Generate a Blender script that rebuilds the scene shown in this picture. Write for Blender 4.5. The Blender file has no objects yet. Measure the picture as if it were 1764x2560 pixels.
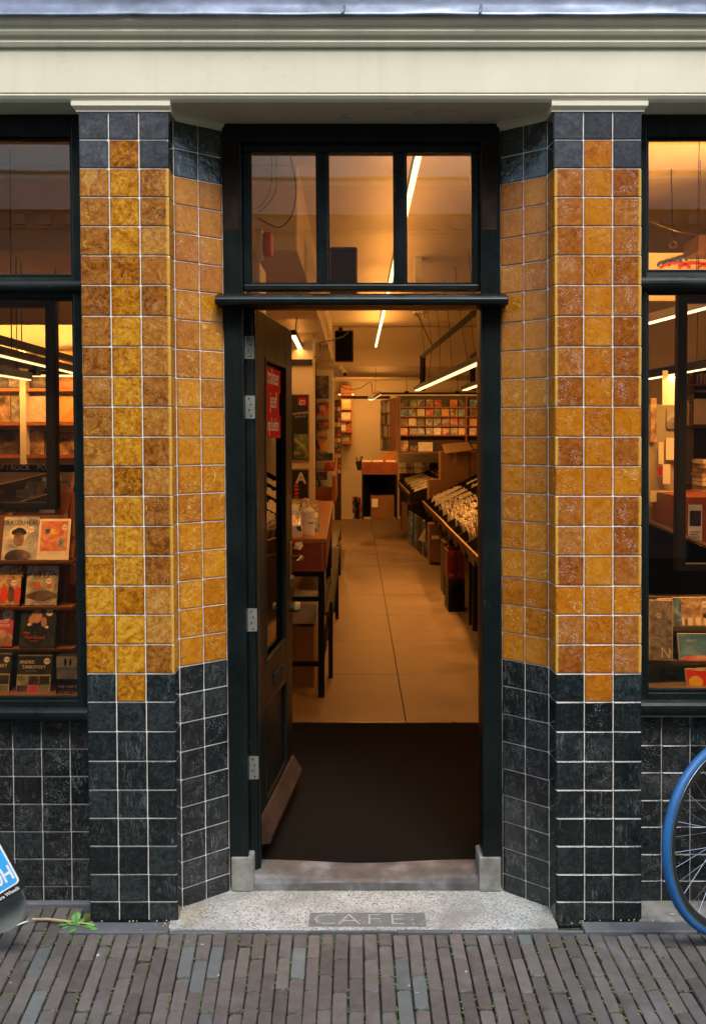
import bpy, bmesh, math, random
from mathutils import Vector, Matrix, Euler
R = random.Random(11)
S = bpy.context.scene
COL = S.collection
# ------------------------------------------------------------------ camera
EYE = 1.745; CY = -3.71; F = 2610.0; PITCH = math.radians(1.57)
PX, PY = 891.0, 1088.0 + F * math.tan(PITCH)
cam = bpy.data.objects.new('camera', bpy.data.cameras.new('camera'))
COL.objects.link(cam); S.camera = cam
cam.location = (0, CY, EYE); cam.rotation_euler = (math.pi / 2 - PITCH, 0, 0)
cam.data.sensor_fit = 'AUTO'; cam.data.sensor_width = 36.0
cam.data.lens = 36.0 * F / 2560.0
cam.data.shift_x = (882 - PX) / 2560.0
cam.data.shift_y = -(1280 - PY) / 2560.0
cam.data.clip_start = 0.05; cam.data.clip_end = 200
# ------------------------------------------------------------------ sky, sun
W = bpy.data.worlds.new("World"); S.world = W; W.use_nodes = True
nt = W.node_tree; nt.nodes.clear()
sk = nt.nodes.new('ShaderNodeTexSky'); sk.sky_type = 'NISHITA'; sk.sun_disc = False
sk.sun_elevation = math.radians(54); sk.sun_rotation = math.radians(180 - 12)
sk.air_density = 1.2; sk.dust_density = 2.2; sk.ozone_density = 1.0
bg = nt.nodes.new('ShaderNodeBackground'); bg.inputs[1].default_value = 0.15
wo = nt.nodes.new('ShaderNodeOutputWorld')
nt.links.new(sk.outputs[0], bg.inputs[0]); nt.links.new(bg.outputs[0], wo.inputs[0])
sl = bpy.data.lights.new('sun', 'SUN'); sl.energy = 1.45; sl.angle = math.radians(26); sl.color = (1, .97, .91)
so = bpy.data.objects.new('sun', sl); COL.objects.link(so)
sd = Vector((math.sin(math.radians(168)) * math.cos(math.radians(54)), math.cos(math.radians(168)) * math.cos(math.radians(54)), math.sin(math.radians(54))))
so.rotation_euler = sd.to_track_quat('Z', 'Y').to_euler()
S.view_settings.view_transform = 'Standard'; S.view_settings.look = 'None'
S.view_settings.exposure = 1.12; S.view_settings.gamma = 1.0; S.view_settings.use_curve_mapping = False
S.render.engine = 'CYCLES'
try:
    S.cycles.max_bounces = 8; S.cycles.diffuse_bounces = 4; S.cycles.transparent_max_bounces = 12
    S.cycles.sample_clamp_indirect = 4.0
except Exception: pass
KE = 0.36                                   # strength of the shop's own lamps

# ------------------------------------------------------------------ measuring: a photo position (in 1596-wide pixels) on the plane y = Y
cp, sp_ = math.cos(PITCH), math.sin(PITCH)
def Q(x, y, Y):
    dx = (x * 1.10526 - PX) / F; dz = -(y * 1.10526 - PY) / F
    d = Vector((dx, cp + dz * sp_, dz * cp - sp_))
    t = (Y - CY) / d.y
    return Vector((d.x * t, Y, EYE + d.z * t))
def QX(x, Y, y=984): return Q(x, y, Y).x
def QZ(y, Y): return Q(806, y, Y).z
def SQ(x, y, Y): return Q(x / 1.10526, y / 1.10526, Y)      # the same from source pixels
LEAN = 0.0076
# ------------------------------------------------------------------ materials
MATS = {}
def nn(nt, t, **k):
    n = nt.nodes.new(t)
    for a, b in k.items(): setattr(n, a, b)
    return n
def ramp(nt, fac, stops):
    r = nn(nt, 'ShaderNodeValToRGB'); e = r.color_ramp.elements
    while len(e) < len(stops): e.new(0.5)
    for i, (p, c) in enumerate(stops): e[i].position = p; e[i].color = tuple(c) + (1,)
    nt.links.new(fac, r.inputs[0]); return r.outputs[0]
def coords(nt, kind='Object', scale=1.0, rnd=True):
    tc = nn(nt, 'ShaderNodeTexCoord'); out = tc.outputs[kind]
    if rnd:
        oi = nn(nt, 'ShaderNodeObjectInfo')
        m = nn(nt, 'ShaderNodeMath', operation='MULTIPLY'); m.inputs[1].default_value = 97.0
        nt.links.new(oi.outputs['Random'], m.inputs[0])
        a = nn(nt, 'ShaderNodeVectorMath', operation='ADD')
        nt.links.new(out, a.inputs[0]); nt.links.new(m.outputs[0], a.inputs[1]); out = a.outputs[0]
    if scale != 1.0:
        s = nn(nt, 'ShaderNodeVectorMath', operation='SCALE'); s.inputs['Scale'].default_value = scale
        nt.links.new(out, s.inputs[0]); out = s.outputs[0]
    return out
def noise(nt, vec, scale, detail=4, rough=.55, dist=0.0, out='Fac'):
    n = nn(nt, 'ShaderNodeTexNoise'); n.inputs['Scale'].default_value = scale
    n.inputs['Detail'].default_value = detail; n.inputs['Roughness'].default_value = rough
    n.inputs['Distortion'].default_value = dist
    nt.links.new(vec, n.inputs['Vector']); return n.outputs[out]
def mathn(nt, op, a, b=None, clamp=False):
    m = nn(nt, 'ShaderNodeMath', operation=op, use_clamp=clamp)
    for i, v in enumerate((a, b)):
        if v is None: continue
        if isinstance(v, (int, float)): m.inputs[i].default_value = v
        else: nt.links.new(v, m.inputs[i])
    return m.outputs[0]
def maprange(nt, v, a, b, c=0.0, d=1.0):
    m = nn(nt, 'ShaderNodeMapRange'); m.inputs[1].default_value = a; m.inputs[2].default_value = b
    m.inputs[3].default_value = c; m.inputs[4].default_value = d
    nt.links.new(v, m.inputs[0]); return m.outputs[0]
def mix(nt, fac, a, b, blend='MIX'):
    m = nn(nt, 'ShaderNodeMix', data_type='RGBA', blend_type=blend)
    if isinstance(fac, (int, float)): m.inputs[0].default_value = fac
    else: nt.links.new(fac, m.inputs[0])
    for i, v in ((6, a), (7, b)):
        if isinstance(v, tuple): m.inputs[i].default_value = v + (1,) if len(v) == 3 else v
        else: nt.links.new(v, m.inputs[i])
    return m.outputs[2]
def base(name):
    m = bpy.data.materials.new(name); m.use_nodes = True
    nt = m.node_tree; b = nt.nodes['Principled BSDF']; MATS[name] = m
    return m, nt, b
def bump(nt, b, h, strength, dist=.01):
    n = nn(nt, 'ShaderNodeBump'); n.inputs['Strength'].default_value = strength; n.inputs['Distance'].default_value = dist
    nt.links.new(h, n.inputs['Height']); nt.links.new(n.outputs[0], b.inputs['Normal'])
def plain(name, c, rough=.5, var=.12, scale=6, metal=0.0, bmp=0.0, bscale=40, coat=0.0, spec=.5, rnd=True):
    m, nt, b = base(name)
    v = coords(nt, 'Object', 1, rnd)
    n = noise(nt, v, scale, 5, .6)
    lo = tuple(x * (1 - var) for x in c); hi = tuple(min(1, x * (1 + var)) for x in c)
    nt.links.new(ramp(nt, n, [(.3, lo), (.7, hi)]), b.inputs['Base Color'])
    nt.links.new(maprange(nt, n, .2, .8, rough * .85, min(1, rough * 1.15)), b.inputs['Roughness'])
    b.inputs['Metallic'].default_value = metal; b.inputs['Coat Weight'].default_value = coat
    b.inputs['Specular IOR Level'].default_value = spec
    if bmp: bump(nt, b, noise(nt, v, bscale, 3), bmp, .004)
    return m
def glaze(name, stops, speck=.0, speckc=(.55, .53, .48), rough=.16, edge=0, blob=None, streak=False, pit=.35, dots=.55, bl=(.585, .66), gl=(.22, .4)):
    """glazed tile, object space runs -0.5..0.5 across the tile"""
    m, nt, b = base(name)
    v = coords(nt); oi = nn(nt, 'ShaderNodeObjectInfo')
    rnd = oi.outputs['Random']
    n1 = noise(nt, v, 1.7, 6, .62, 2.3); n2 = noise(nt, v, 9, 4, .6, .8)
    f = mathn(nt, 'ADD', mathn(nt, 'MULTIPLY', n1, .62), mathn(nt, 'MULTIPLY', n2, .38))
    sh = maprange(nt, rnd, 0, 1, -.085, .085)
    f = mathn(nt, 'ADD', f, sh)
    col = ramp(nt, f, stops)
    if blob:
        nb = noise(nt, v, 2.6, 5, .68, 2.2)
        gate = mathn(nt, 'GREATER_THAN', mathn(nt, 'FRACT', mathn(nt, 'MULTIPLY', rnd, 7.31)), .45)
        msk = mathn(nt, 'MULTIPLY', maprange(nt, nb, bl[0], bl[1]), gate)
        col = mix(nt, mathn(nt, 'MULTIPLY', msk, .75), col, blob)
    if streak:
        mp = nn(nt, 'ShaderNodeMapping'); mp.inputs['Rotation'].default_value = (0, .8, 0); mp.inputs['Scale'].default_value = (9, 9, 1.8)
        nt.links.new(v, mp.inputs[0])
        ns = noise(nt, mp.outputs[0], 1.0, 5, .7, 1.2)
        gate = mathn(nt, 'MULTIPLY', maprange(nt, noise(nt, v, 1.7, 2), .42, .62), maprange(nt, mathn(nt, 'FRACT', mathn(nt, 'MULTIPLY', rnd, 5.7)), .25, .8, .15, 1))
        col = mix(nt, mathn(nt, 'MULTIPLY', maprange(nt, ns, .53, .68), mathn(nt, 'MULTIPLY', gate, .8)), col, (.17, .20, .20))
    # small bubbles and crystals
    vo = nn(nt, 'ShaderNodeTexVoronoi'); vo.inputs['Scale'].default_value = 21; vo.inputs['Randomness'].default_value = 1
    dv = nn(nt, 'ShaderNodeVectorMath', operation='ADD'); nt.links.new(v, dv.inputs[0])
    sc = nn(nt, 'ShaderNodeVectorMath', operation='SCALE'); sc.inputs['Scale'].default_value = .05
    nt.links.new(noise(nt, v, 14, 2, out='Color'), sc.inputs[0]); nt.links.new(sc.outputs[0], dv.inputs[1])
    nt.links.new(dv.outputs[0], vo.inputs['Vector'])
    patch = maprange(nt, noise(nt, v, 2.4, 3), .42, .58)
    size = mathn(nt, 'MULTIPLY', patch, mathn(nt, 'MULTIPLY', noise(nt, vo.outputs['Position'], 31, 1), dots))
    dot = mathn(nt, 'LESS_THAN', vo.outputs['Distance'], size)
    if speck: col = mix(nt, mathn(nt, 'MULTIPLY', dot, speck), col, speckc)
    # the rim of the glaze runs thin and darker
    sx = nn(nt, 'ShaderNodeSeparateXYZ'); tc = nn(nt, 'ShaderNodeTexCoord'); nt.links.new(tc.outputs['Object'], sx.inputs[0])
    rim = mathn(nt, 'MAXIMUM', mathn(nt, 'ABSOLUTE', sx.outputs[0]), mathn(nt, 'ABSOLUTE', sx.outputs[2]))
    col = mix(nt, maprange(nt, rim, .42, .5, 0, .45), col, tuple(x * .55 for x in stops[0][1]))
    if edge:
        e = sx.outputs[0] if edge > 0 else mathn(nt, 'MULTIPLY', sx.outputs[0], -1)
        col = mix(nt, maprange(nt, mathn(nt, 'ADD', e, mathn(nt, 'MULTIPLY', n2, .06)), .405, .47, 0, .8), col, (.62, .36, .06))
    nt.links.new(col, b.inputs['Base Color'])
    b.inputs['Roughness'].default_value = rough; b.inputs['Coat Weight'].default_value = gl[0]; b.inputs['Coat Roughness'].default_value = .05
    b.inputs['Specular IOR Level'].default_value = gl[1]
    h = mathn(nt, 'ADD', mathn(nt, 'MULTIPLY', noise(nt, v, 3.2, 3), 1.0), mathn(nt, 'MULTIPLY', dot, -.25))
    h = mathn(nt, 'ADD', h, mathn(nt, 'MULTIPLY', n2, .2))
    bump(nt, b, h, pit, .0045)
    return m
def emis(name, c, s):
    m, nt, b = base(name)
    b.inputs['Base Color'].default_value = (.8, .8, .8, 1)
    b.inputs['Emission Color'].default_value = tuple(c) + (1,); b.inputs['Emission Strength'].default_value = s
    return m
def glassy(name, ior=1.75, tint=(.97, .98, .97), rough=0.0, wave=.0):
    m = bpy.data.materials.new(name); m.use_nodes = True; nt = m.node_tree; nt.nodes.clear(); MATS[name] = m
    fr = nn(nt, 'ShaderNodeFresnel'); fr.inputs[0].default_value = ior
    tr = nn(nt, 'ShaderNodeBsdfTransparent'); tr.inputs[0].default_value = tint + (1,)
    gl = nn(nt, 'ShaderNodeBsdfGlossy'); gl.inputs['Roughness'].default_value = rough
    mx = nn(nt, 'ShaderNodeMixShader'); o = nn(nt, 'ShaderNodeOutputMaterial')
    nt.links.new(fr.outputs[0], mx.inputs[0]); nt.links.new(tr.outputs[0], mx.inputs[1]); nt.links.new(gl.outputs[0], mx.inputs[2])
    if wave:
        n = nn(nt, 'ShaderNodeBump'); n.inputs['Strength'].default_value = wave; n.inputs['Distance'].default_value = .01
        nt.links.new(noise(nt, coords(nt), 3, 1), n.inputs['Height']); nt.links.new(n.outputs[0], gl.inputs['Normal'])
    nt.links.new(mx.outputs[0], o.inputs[0]); return m
def cover(name, cs, scale=9, gloss=.25, rnd=True, detail=3, dist=1.0):
    m, nt, b = base(name)
    v = coords(nt, 'Object', 1, rnd); n = noise(nt, v, scale, detail, .6, dist)
    k = len(cs); stops = []
    for i, c in enumerate(cs):
        a = .32 + .36 * i / max(1, k - 1); stops.append((a, c))
    nt.links.new(ramp(nt, n, stops), b.inputs['Base Color'])
    b.inputs['Roughness'].default_value = gloss + .12; b.inputs['Coat Weight'].default_value = .2; b.inputs['Coat Roughness'].default_value = .15
    bump(nt, b, noise(nt, v, 24, 2, .5, 1.5), .12, .004)
    return m
GOLD = [(.34, (.12, .032, .002)), (.44, (.28, .090, .004)), (.53, (.41, .160, .007)), (.64, (.56, .29, .025))]
AMBR = [(.34, (.12, .036, .004)), (.44, (.25, .085, .012)), (.55, (.35, .135, .022)), (.66, (.45, .24, .05))]
OCHR = [(.30, (.25, .072, .003)), (.45, (.40, .132, .004)), (.58, (.50, .190, .007)), (.7, (.55, .28, .025))]
OCH2 = [(.30, (.24, .066, .004)), (.45, (.38, .118, .006)), (.60, (.45, .165, .010)), (.7, (.48, .22, .025))]
RUST = [(.32, (.15, .038, .006)), (.45, (.25, .070, .009)), (.56, (.32, .105, .016)), (.66, (.36, .16, .045))]
BLCK = [(.30, (.004, .006, .0065)), (.5, (.010, .015, .0155)), (.7, (.036, .046, .046))]
BLK2 = [(.30, (.003, .0035, .004)), (.5, (.009, .0105, .011)), (.7, (.034, .038, .037))]
SLAT = [(.30, (.022, .026, .032)), (.5, (.045, .048, .056)), (.7, (.085, .09, .10))]
BLOB = (.50, .33, .04)
glaze('gold_glaze', GOLD, .25, (.62, .50, .30), blob=BLOB)
glaze('amber_glaze', AMBR, .35, (.50, .42, .32), blob=BLOB)
glaze('amber_edge_glaze', AMBR, .35, (.50, .42, .32), edge=1, blob=BLOB)
glaze('ochre_glaze', OCHR, .7, (.56, .42, .20), rough=.2, blob=(.58, .42, .13), bl=(.60, .62), dots=.6, gl=(.10, .2))
glaze('ochre_glaze_warm', OCH2, .75, (.52, .40, .20), rough=.2, blob=(.56, .40, .14), bl=(.60, .62), dots=.6, gl=(.10, .2))
glaze('rust_glaze', RUST, .85, (.56, .54, .52), rough=.25)
glaze('rust_edge_glaze', RUST, .55, (.50, .46, .42), rough=.22, edge=-1, dots=.66, gl=(.15, .3))
glaze('rust_outer_glaze', RUST, .55, (.50, .46, .42), rough=.22, edge=1, dots=.66, gl=(.15, .3))
glaze('ochre_pillar_glaze', OCH2, .6, (.55, .47, .34), rough=.22)
glaze('black_glaze', BLCK, .15, (.26, .28, .28), rough=.14, streak=True)
glaze('black_plain_glaze', BLK2, .5, (.26, .28, .28), rough=.12, dots=.6, streak=True, gl=(.22, .5))
glaze('slate_glaze', SLAT, .2, (.20, .21, .23), rough=.2)
plain('grout', (.72, .70, .65), .9, .18, 30, bmp=.4, bscale=300)
plain('dark_grout', (.42, .42, .40), .9, .25, 20, bmp=.4, bscale=300)
m, nt, b = base('black_paint'); v = coords(nt, 'Object', 1, False)
n_ = noise(nt, v, 5, 6, .65); chip = noise(nt, v, 55, 5, .7); gate = maprange(nt, noise(nt, v, 2.3, 3), .52, .66)
col = ramp(nt, n_, [(.3, (.0035, .0065, .0065)), (.7, (.0075, .012, .012))])
col = mix(nt, mathn(nt, 'MULTIPLY', maprange(nt, chip, .66, .70), gate), col, (.16, .15, .12))
mp = nn(nt, 'ShaderNodeMapping'); mp.inputs['Scale'].default_value = (30, 30, 2.2); nt.links.new(v, mp.inputs[0])
dust = maprange(nt, noise(nt, mp.outputs[0], 1, 4), .55, .8, 0, .25); col = mix(nt, dust, col, (.035, .038, .034))
nt.links.new(col, b.inputs['Base Color']); nt.links.new(maprange(nt, n_, .3, .7, .24, .42), b.inputs['Roughness']); b.inputs['Specular IOR Level'].default_value = .22
bump(nt, b, noise(nt, mp.outputs[0], 1.3, 4), .3, .003)
plain('door_paint', (.0045, .0055, .0045), .4, .35, 5, bmp=.12, bscale=18, spec=.3)
plain('worn_black_wood', (.020, .011, .007), .6, .7, 14, bmp=.3, bscale=30, spec=.12)
m, nt, b = base('cream_paint'); v = coords(nt, 'Object', 1, False)
mp = nn(nt, 'ShaderNodeMapping'); mp.inputs['Scale'].default_value = (16, 16, .9); nt.links.new(v, mp.inputs[0])
runs = noise(nt, mp.outputs[0], 1.0, 5, .6); blot = noise(nt, v, 1.6, 6, .65); fine = noise(nt, v, 22, 5, .7)
col = ramp(nt, blot, [(.3, (.63, .59, .46)), (.7, (.71, .665, .52))])
col = mix(nt, maprange(nt, runs, .55, .75, 0, .20), col, (.44, .40, .29)); col = mix(nt, maprange(nt, fine, .60, .78, 0, .22), col, (.50, .46, .34))
nt.links.new(col, b.inputs['Base Color']); nt.links.new(maprange(nt, blot, .3, .7, .22, .42), b.inputs['Roughness']); b.inputs['Coat Weight'].default_value = .3; b.inputs['Coat Roughness'].default_value = .1
bump(nt, b, noise(nt, mp.outputs[0], .8, 4), .25, .004)
plain('soffit_paint', (.42, .40, .33), .4, .1, 3)
plain('lead', (.15, .18, .235), .42, .4, 7, metal=.55, bmp=.5, bscale=9)
plain('upper_brick', (.17, .09, .06), .8, .3, 14)
plain('inlay_grey', (.15, .155, .145), .9, .2, 30, bmp=.4, bscale=80)
plain('inlay_letter', (.34, .36, .34), .9, .3, 60)
plain('concrete', (.21, .21, .19), .9, .4, 14, bmp=.5, bscale=60)
plain('plaster', (.62, .55, .43), .85, .05, 1.5, bmp=.06, bscale=14)
plain('ceiling_plaster', (.62, .55, .42), .85, .06, 1.2, bmp=.35, bscale=5)
plain('olive_wall', (.34, .31, .22), .7, .1, 3)
plain('white_trim', (.68, .64, .55), .6, .06, 3)
m, nt, b = base('floor_plate'); g = nn(nt, 'ShaderNodeNewGeometry'); v = g.outputs['Position']
n_ = noise(nt, v, 1.7, 7, .7); col = ramp(nt, n_, [(.3, (.115, .075, .038)), (.5, (.175, .118, .062)), (.7, (.23, .16, .09))])
mp = nn(nt, 'ShaderNodeMapping'); mp.inputs['Scale'].default_value = (3.5, 22, 1); nt.links.new(v, mp.inputs[0])
col = mix(nt, maprange(nt, noise(nt, mp.outputs[0], 1.4, 6, .75), .62, .74, 0, .45), col, (.07, .05, .03))
col = mix(nt, maprange(nt, noise(nt, v, 38, 2), .70, .74, 0, .5), col, (.06, .04, .025))
nt.links.new(col, b.inputs['Base Color']); nt.links.new(maprange(nt, n_, .3, .7, .38, .62), b.inputs['Roughness']); bump(nt, b, noise(nt, v, 30, 4), .12, .003)
plain('gap_dark', (.02, .017, .014), .9, .2)
plain('wood_orange', (.36, .125, .028), .4, .3, 6, bmp=.1, bscale=30)
plain('wood_red', (.22, .055, .016), .45, .3, 6, bmp=.1, bscale=30)
plain('wood_dark', (.045, .022, .012), .5, .3, 6)
plain('wood_trim', (.32, .20, .10), .45, .2, 6)
plain('black_metal', (.007, .007, .007), .5, .2, spec=.25)
plain('inner_black', (.006, .009, .008), .6, .2, spec=.15)
plain('rack_grey', (.10, .078, .062), .6, .2, 6)
plain('rack_wood', (.13, .052, .020), .5, .3, 6)
plain('worn_board', (.040, .023, .014), .8, .3, 8, spec=.05)
plain('steel', (.45, .43, .38), .3, .1, metal=.9)
plain('chrome', (.6, .6, .6), .15, .05, metal=1)
plain('brass', (.35, .25, .12), .3, .1, metal=.9)
plain('hinge_metal', (.20, .20, .175), .5, .2, 20, metal=.3)
plain('cardboard', (.21, .105, .045), .8, .1, 5)
plain('cardboard_light', (.36, .22, .10), .8, .08, 5)
plain('paper', (.75, .72, .64), .7, .05)
plain('plastic_white', (.78, .76, .70), .35, .03)
plain('card_white', (.66, .60, .48), .5, .1)
plain('red_sticker', (.42, .018, .016), .7, .06, spec=.1)
plain('blue_plate', (.05, .40, .85), .3, .04)
plain('pure_white', (.82, .82, .82), .4, .02)
plain('grey_rubber', (.16, .19, .18), .55, .12)
plain('tyre_blue', (.012, .105, .30), .5, .15, 12, bmp=.3, bscale=120)
plain('rubber_black', (.012, .012, .012), .5, .2)
plain('bluestone', (.10, .105, .115), .55, .3, 9, bmp=.3, bscale=50)
plain('leaf_green', (.09, .25, .04), .5, .25)
plain('moss', (.085, .14, .025), .9, .4, 30)
plain('straw', (.42, .33, .18), .7, .2, 10)
plain('orange_plastic', (.60, .12, .02), .35, .1)
plain('grey_box', (.42, .41, .36), .6, .1)
plain('blue_ink', (.04, .10, .42), .4, .1)
plain('green_ink', (.16, .40, .05), .4, .1)
plain('black_ink', (.012, .012, .012), .4, .1)
plain('grey_ink', (.25, .25, .23), .4, .1)
plain('red_ink', (.62, .05, .03), .4, .1)
plain('yellow_ink', (.80, .52, .05), .4, .1)
plain('dark_cloth', (.006, .0055, .006), .95, .3, spec=.05)
plain('skin_tone', (.45, .25, .17), .5, .2, 20)
plain('crate_red', (.12, .006, .005), .4, .1)
glassy('window_glass', 2.1, wave=.02); glassy('lower_glass', 1.6, wave=.02); glassy('transom_glass', 2.1, wave=.02); glassy('door_glass', 1.5)
glassy('cellophane', 1.22, (1, 1, 1), .10, 1.0)
emis('lamp_glow', (1.0, .64, .30), 1.8)
emis('lamp_glow_soft', (1.0, .60, .24), 1.3)

# door mat: coarse dark fibre
m, nt, b = base('mat_fibre'); v = coords(nt, 'Object', 1, False)
nt.links.new(ramp(nt, noise(nt, v, 260, 3, .7), [(.40, (.002, .0016, .0013)), (.62, (.024, .019, .014))]), b.inputs['Base Color'])
b.inputs['Roughness'].default_value = 1; b.inputs['Specular IOR Level'].default_value = 0; bump(nt, b, noise(nt, v, 300, 2), .8, .004)
# terrazzo slab
m, nt, b = base('terrazzo'); v = coords(nt, 'Object', 1, False)
vo = nn(nt, 'ShaderNodeTexVoronoi'); vo.inputs['Scale'].default_value = 230; nt.links.new(v, vo.inputs['Vector'])
sx = nn(nt, 'ShaderNodeSeparateColor'); nt.links.new(vo.outputs['Color'], sx.inputs[0])
chips = ramp(nt, sx.outputs[0], [(.0, (.045, .05, .05)), (.16, (.16, .16, .145)), (.2, (.35, .37, .35)), (.9, (.54, .565, .545))])
dirt = maprange(nt, noise(nt, v, 4, 7, .7), .42, .64, 0, .75)
nt.links.new(mix(nt, dirt, chips, (.20, .20, .175)), b.inputs['Base Color']); b.inputs['Roughness'].default_value = .6
bump(nt, b, vo.outputs['Distance'], .2, .002)
# worn threshold
m, nt, b = base('threshold_stone'); v = coords(nt, 'Object', 1, False)
nt.links.new(ramp(nt, noise(nt, v, 7, 7, .65), [(.3, (.05, .05, .05)), (.5, (.105, .10, .096)), (.7, (.22, .225, .235))]), b.inputs['Base Color'])
b.inputs['Roughness'].default_value = .55; bump(nt, b, noise(nt, v, 90, 3), .3, .003)
# clinker bricks
def brickmat(name, stops):
    m, nt, b = base(name); v = coords(nt); oi = nn(nt, 'ShaderNodeObjectInfo')
    g = nn(nt, 'ShaderNodeNewGeometry')
    f = mathn(nt, 'ADD', mathn(nt, 'MULTIPLY', noise(nt, g.outputs['Position'], 26, 6, .65), .55), mathn(nt, 'MULTIPLY', oi.outputs['Random'], .30))
    f = mathn(nt, 'ADD', f, .10)
    col = ramp(nt, f, stops)
    vo = nn(nt, 'ShaderNodeTexVoronoi'); vo.inputs['Scale'].default_value = 21
    sc = nn(nt, 'ShaderNodeVectorMath', operation='ADD'); nt.links.new(g.outputs['Position'], sc.inputs[0])
    s2 = nn(nt, 'ShaderNodeVectorMath', operation='SCALE'); s2.inputs['Scale'].default_value = .03
    nt.links.new(noise(nt, g.outputs['Position'], 30, 2, out='Color'), s2.inputs[0]); nt.links.new(s2.outputs[0], sc.inputs[1])
    nt.links.new(sc.outputs[0], vo.inputs['Vector'])
    sz = maprange(nt, noise(nt, vo.outputs['Position'], 40, 1), .56, .80, 0, .22)
    dot = mathn(nt, 'LESS_THAN', vo.outputs['Distance'], sz)
    col = mix(nt, mathn(nt, 'MULTIPLY', dot, .75), col, (.55, .57, .58))
    ms = maprange(nt, noise(nt, g.outputs['Position'], 9, 6, .7), .60, .72, 0, .5)
    col = mix(nt, ms, col, (.09, .105, .06))
    pale = maprange(nt, noise(nt, g.outputs['Position'], 3.1, 5, .7), .52, .72, 0, .35)
    col = mix(nt, pale, col, (.26, .26, .27))
    nt.links.new(col, b.inputs['Base Color']); b.inputs['Roughness'].default_value = .62
    bump(nt, b, noise(nt, g.outputs['Position'], 120, 4, .7), .5, .003)
brickmat('clinker', [(.25, (.060, .052, .047)), (.5, (.104, .091, .082)), (.75, (.150, .135, .122))])
brickmat('clinker_grey', [(.25, (.080, .090, .090)), (.5, (.112, .125, .122)), (.75, (.15, .165, .16))])
m, nt, b = base('joint_sand'); g = nn(nt, 'ShaderNodeNewGeometry')
c0 = ramp(nt, noise(nt, g.outputs['Position'], 60, 4), [(.3, (.012, .012, .011)), (.7, (.05, .048, .042))])
nt.links.new(mix(nt, maprange(nt, noise(nt, g.outputs['Position'], 6, 6, .75), .46, .56, 0, .9), c0, (.11, .17, .035)), b.inputs['Base Color'])
b.inputs['Roughness'].default_value = .95; bump(nt, b, noise(nt, g.outputs['Position'], 200, 3), .6, .004)

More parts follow.
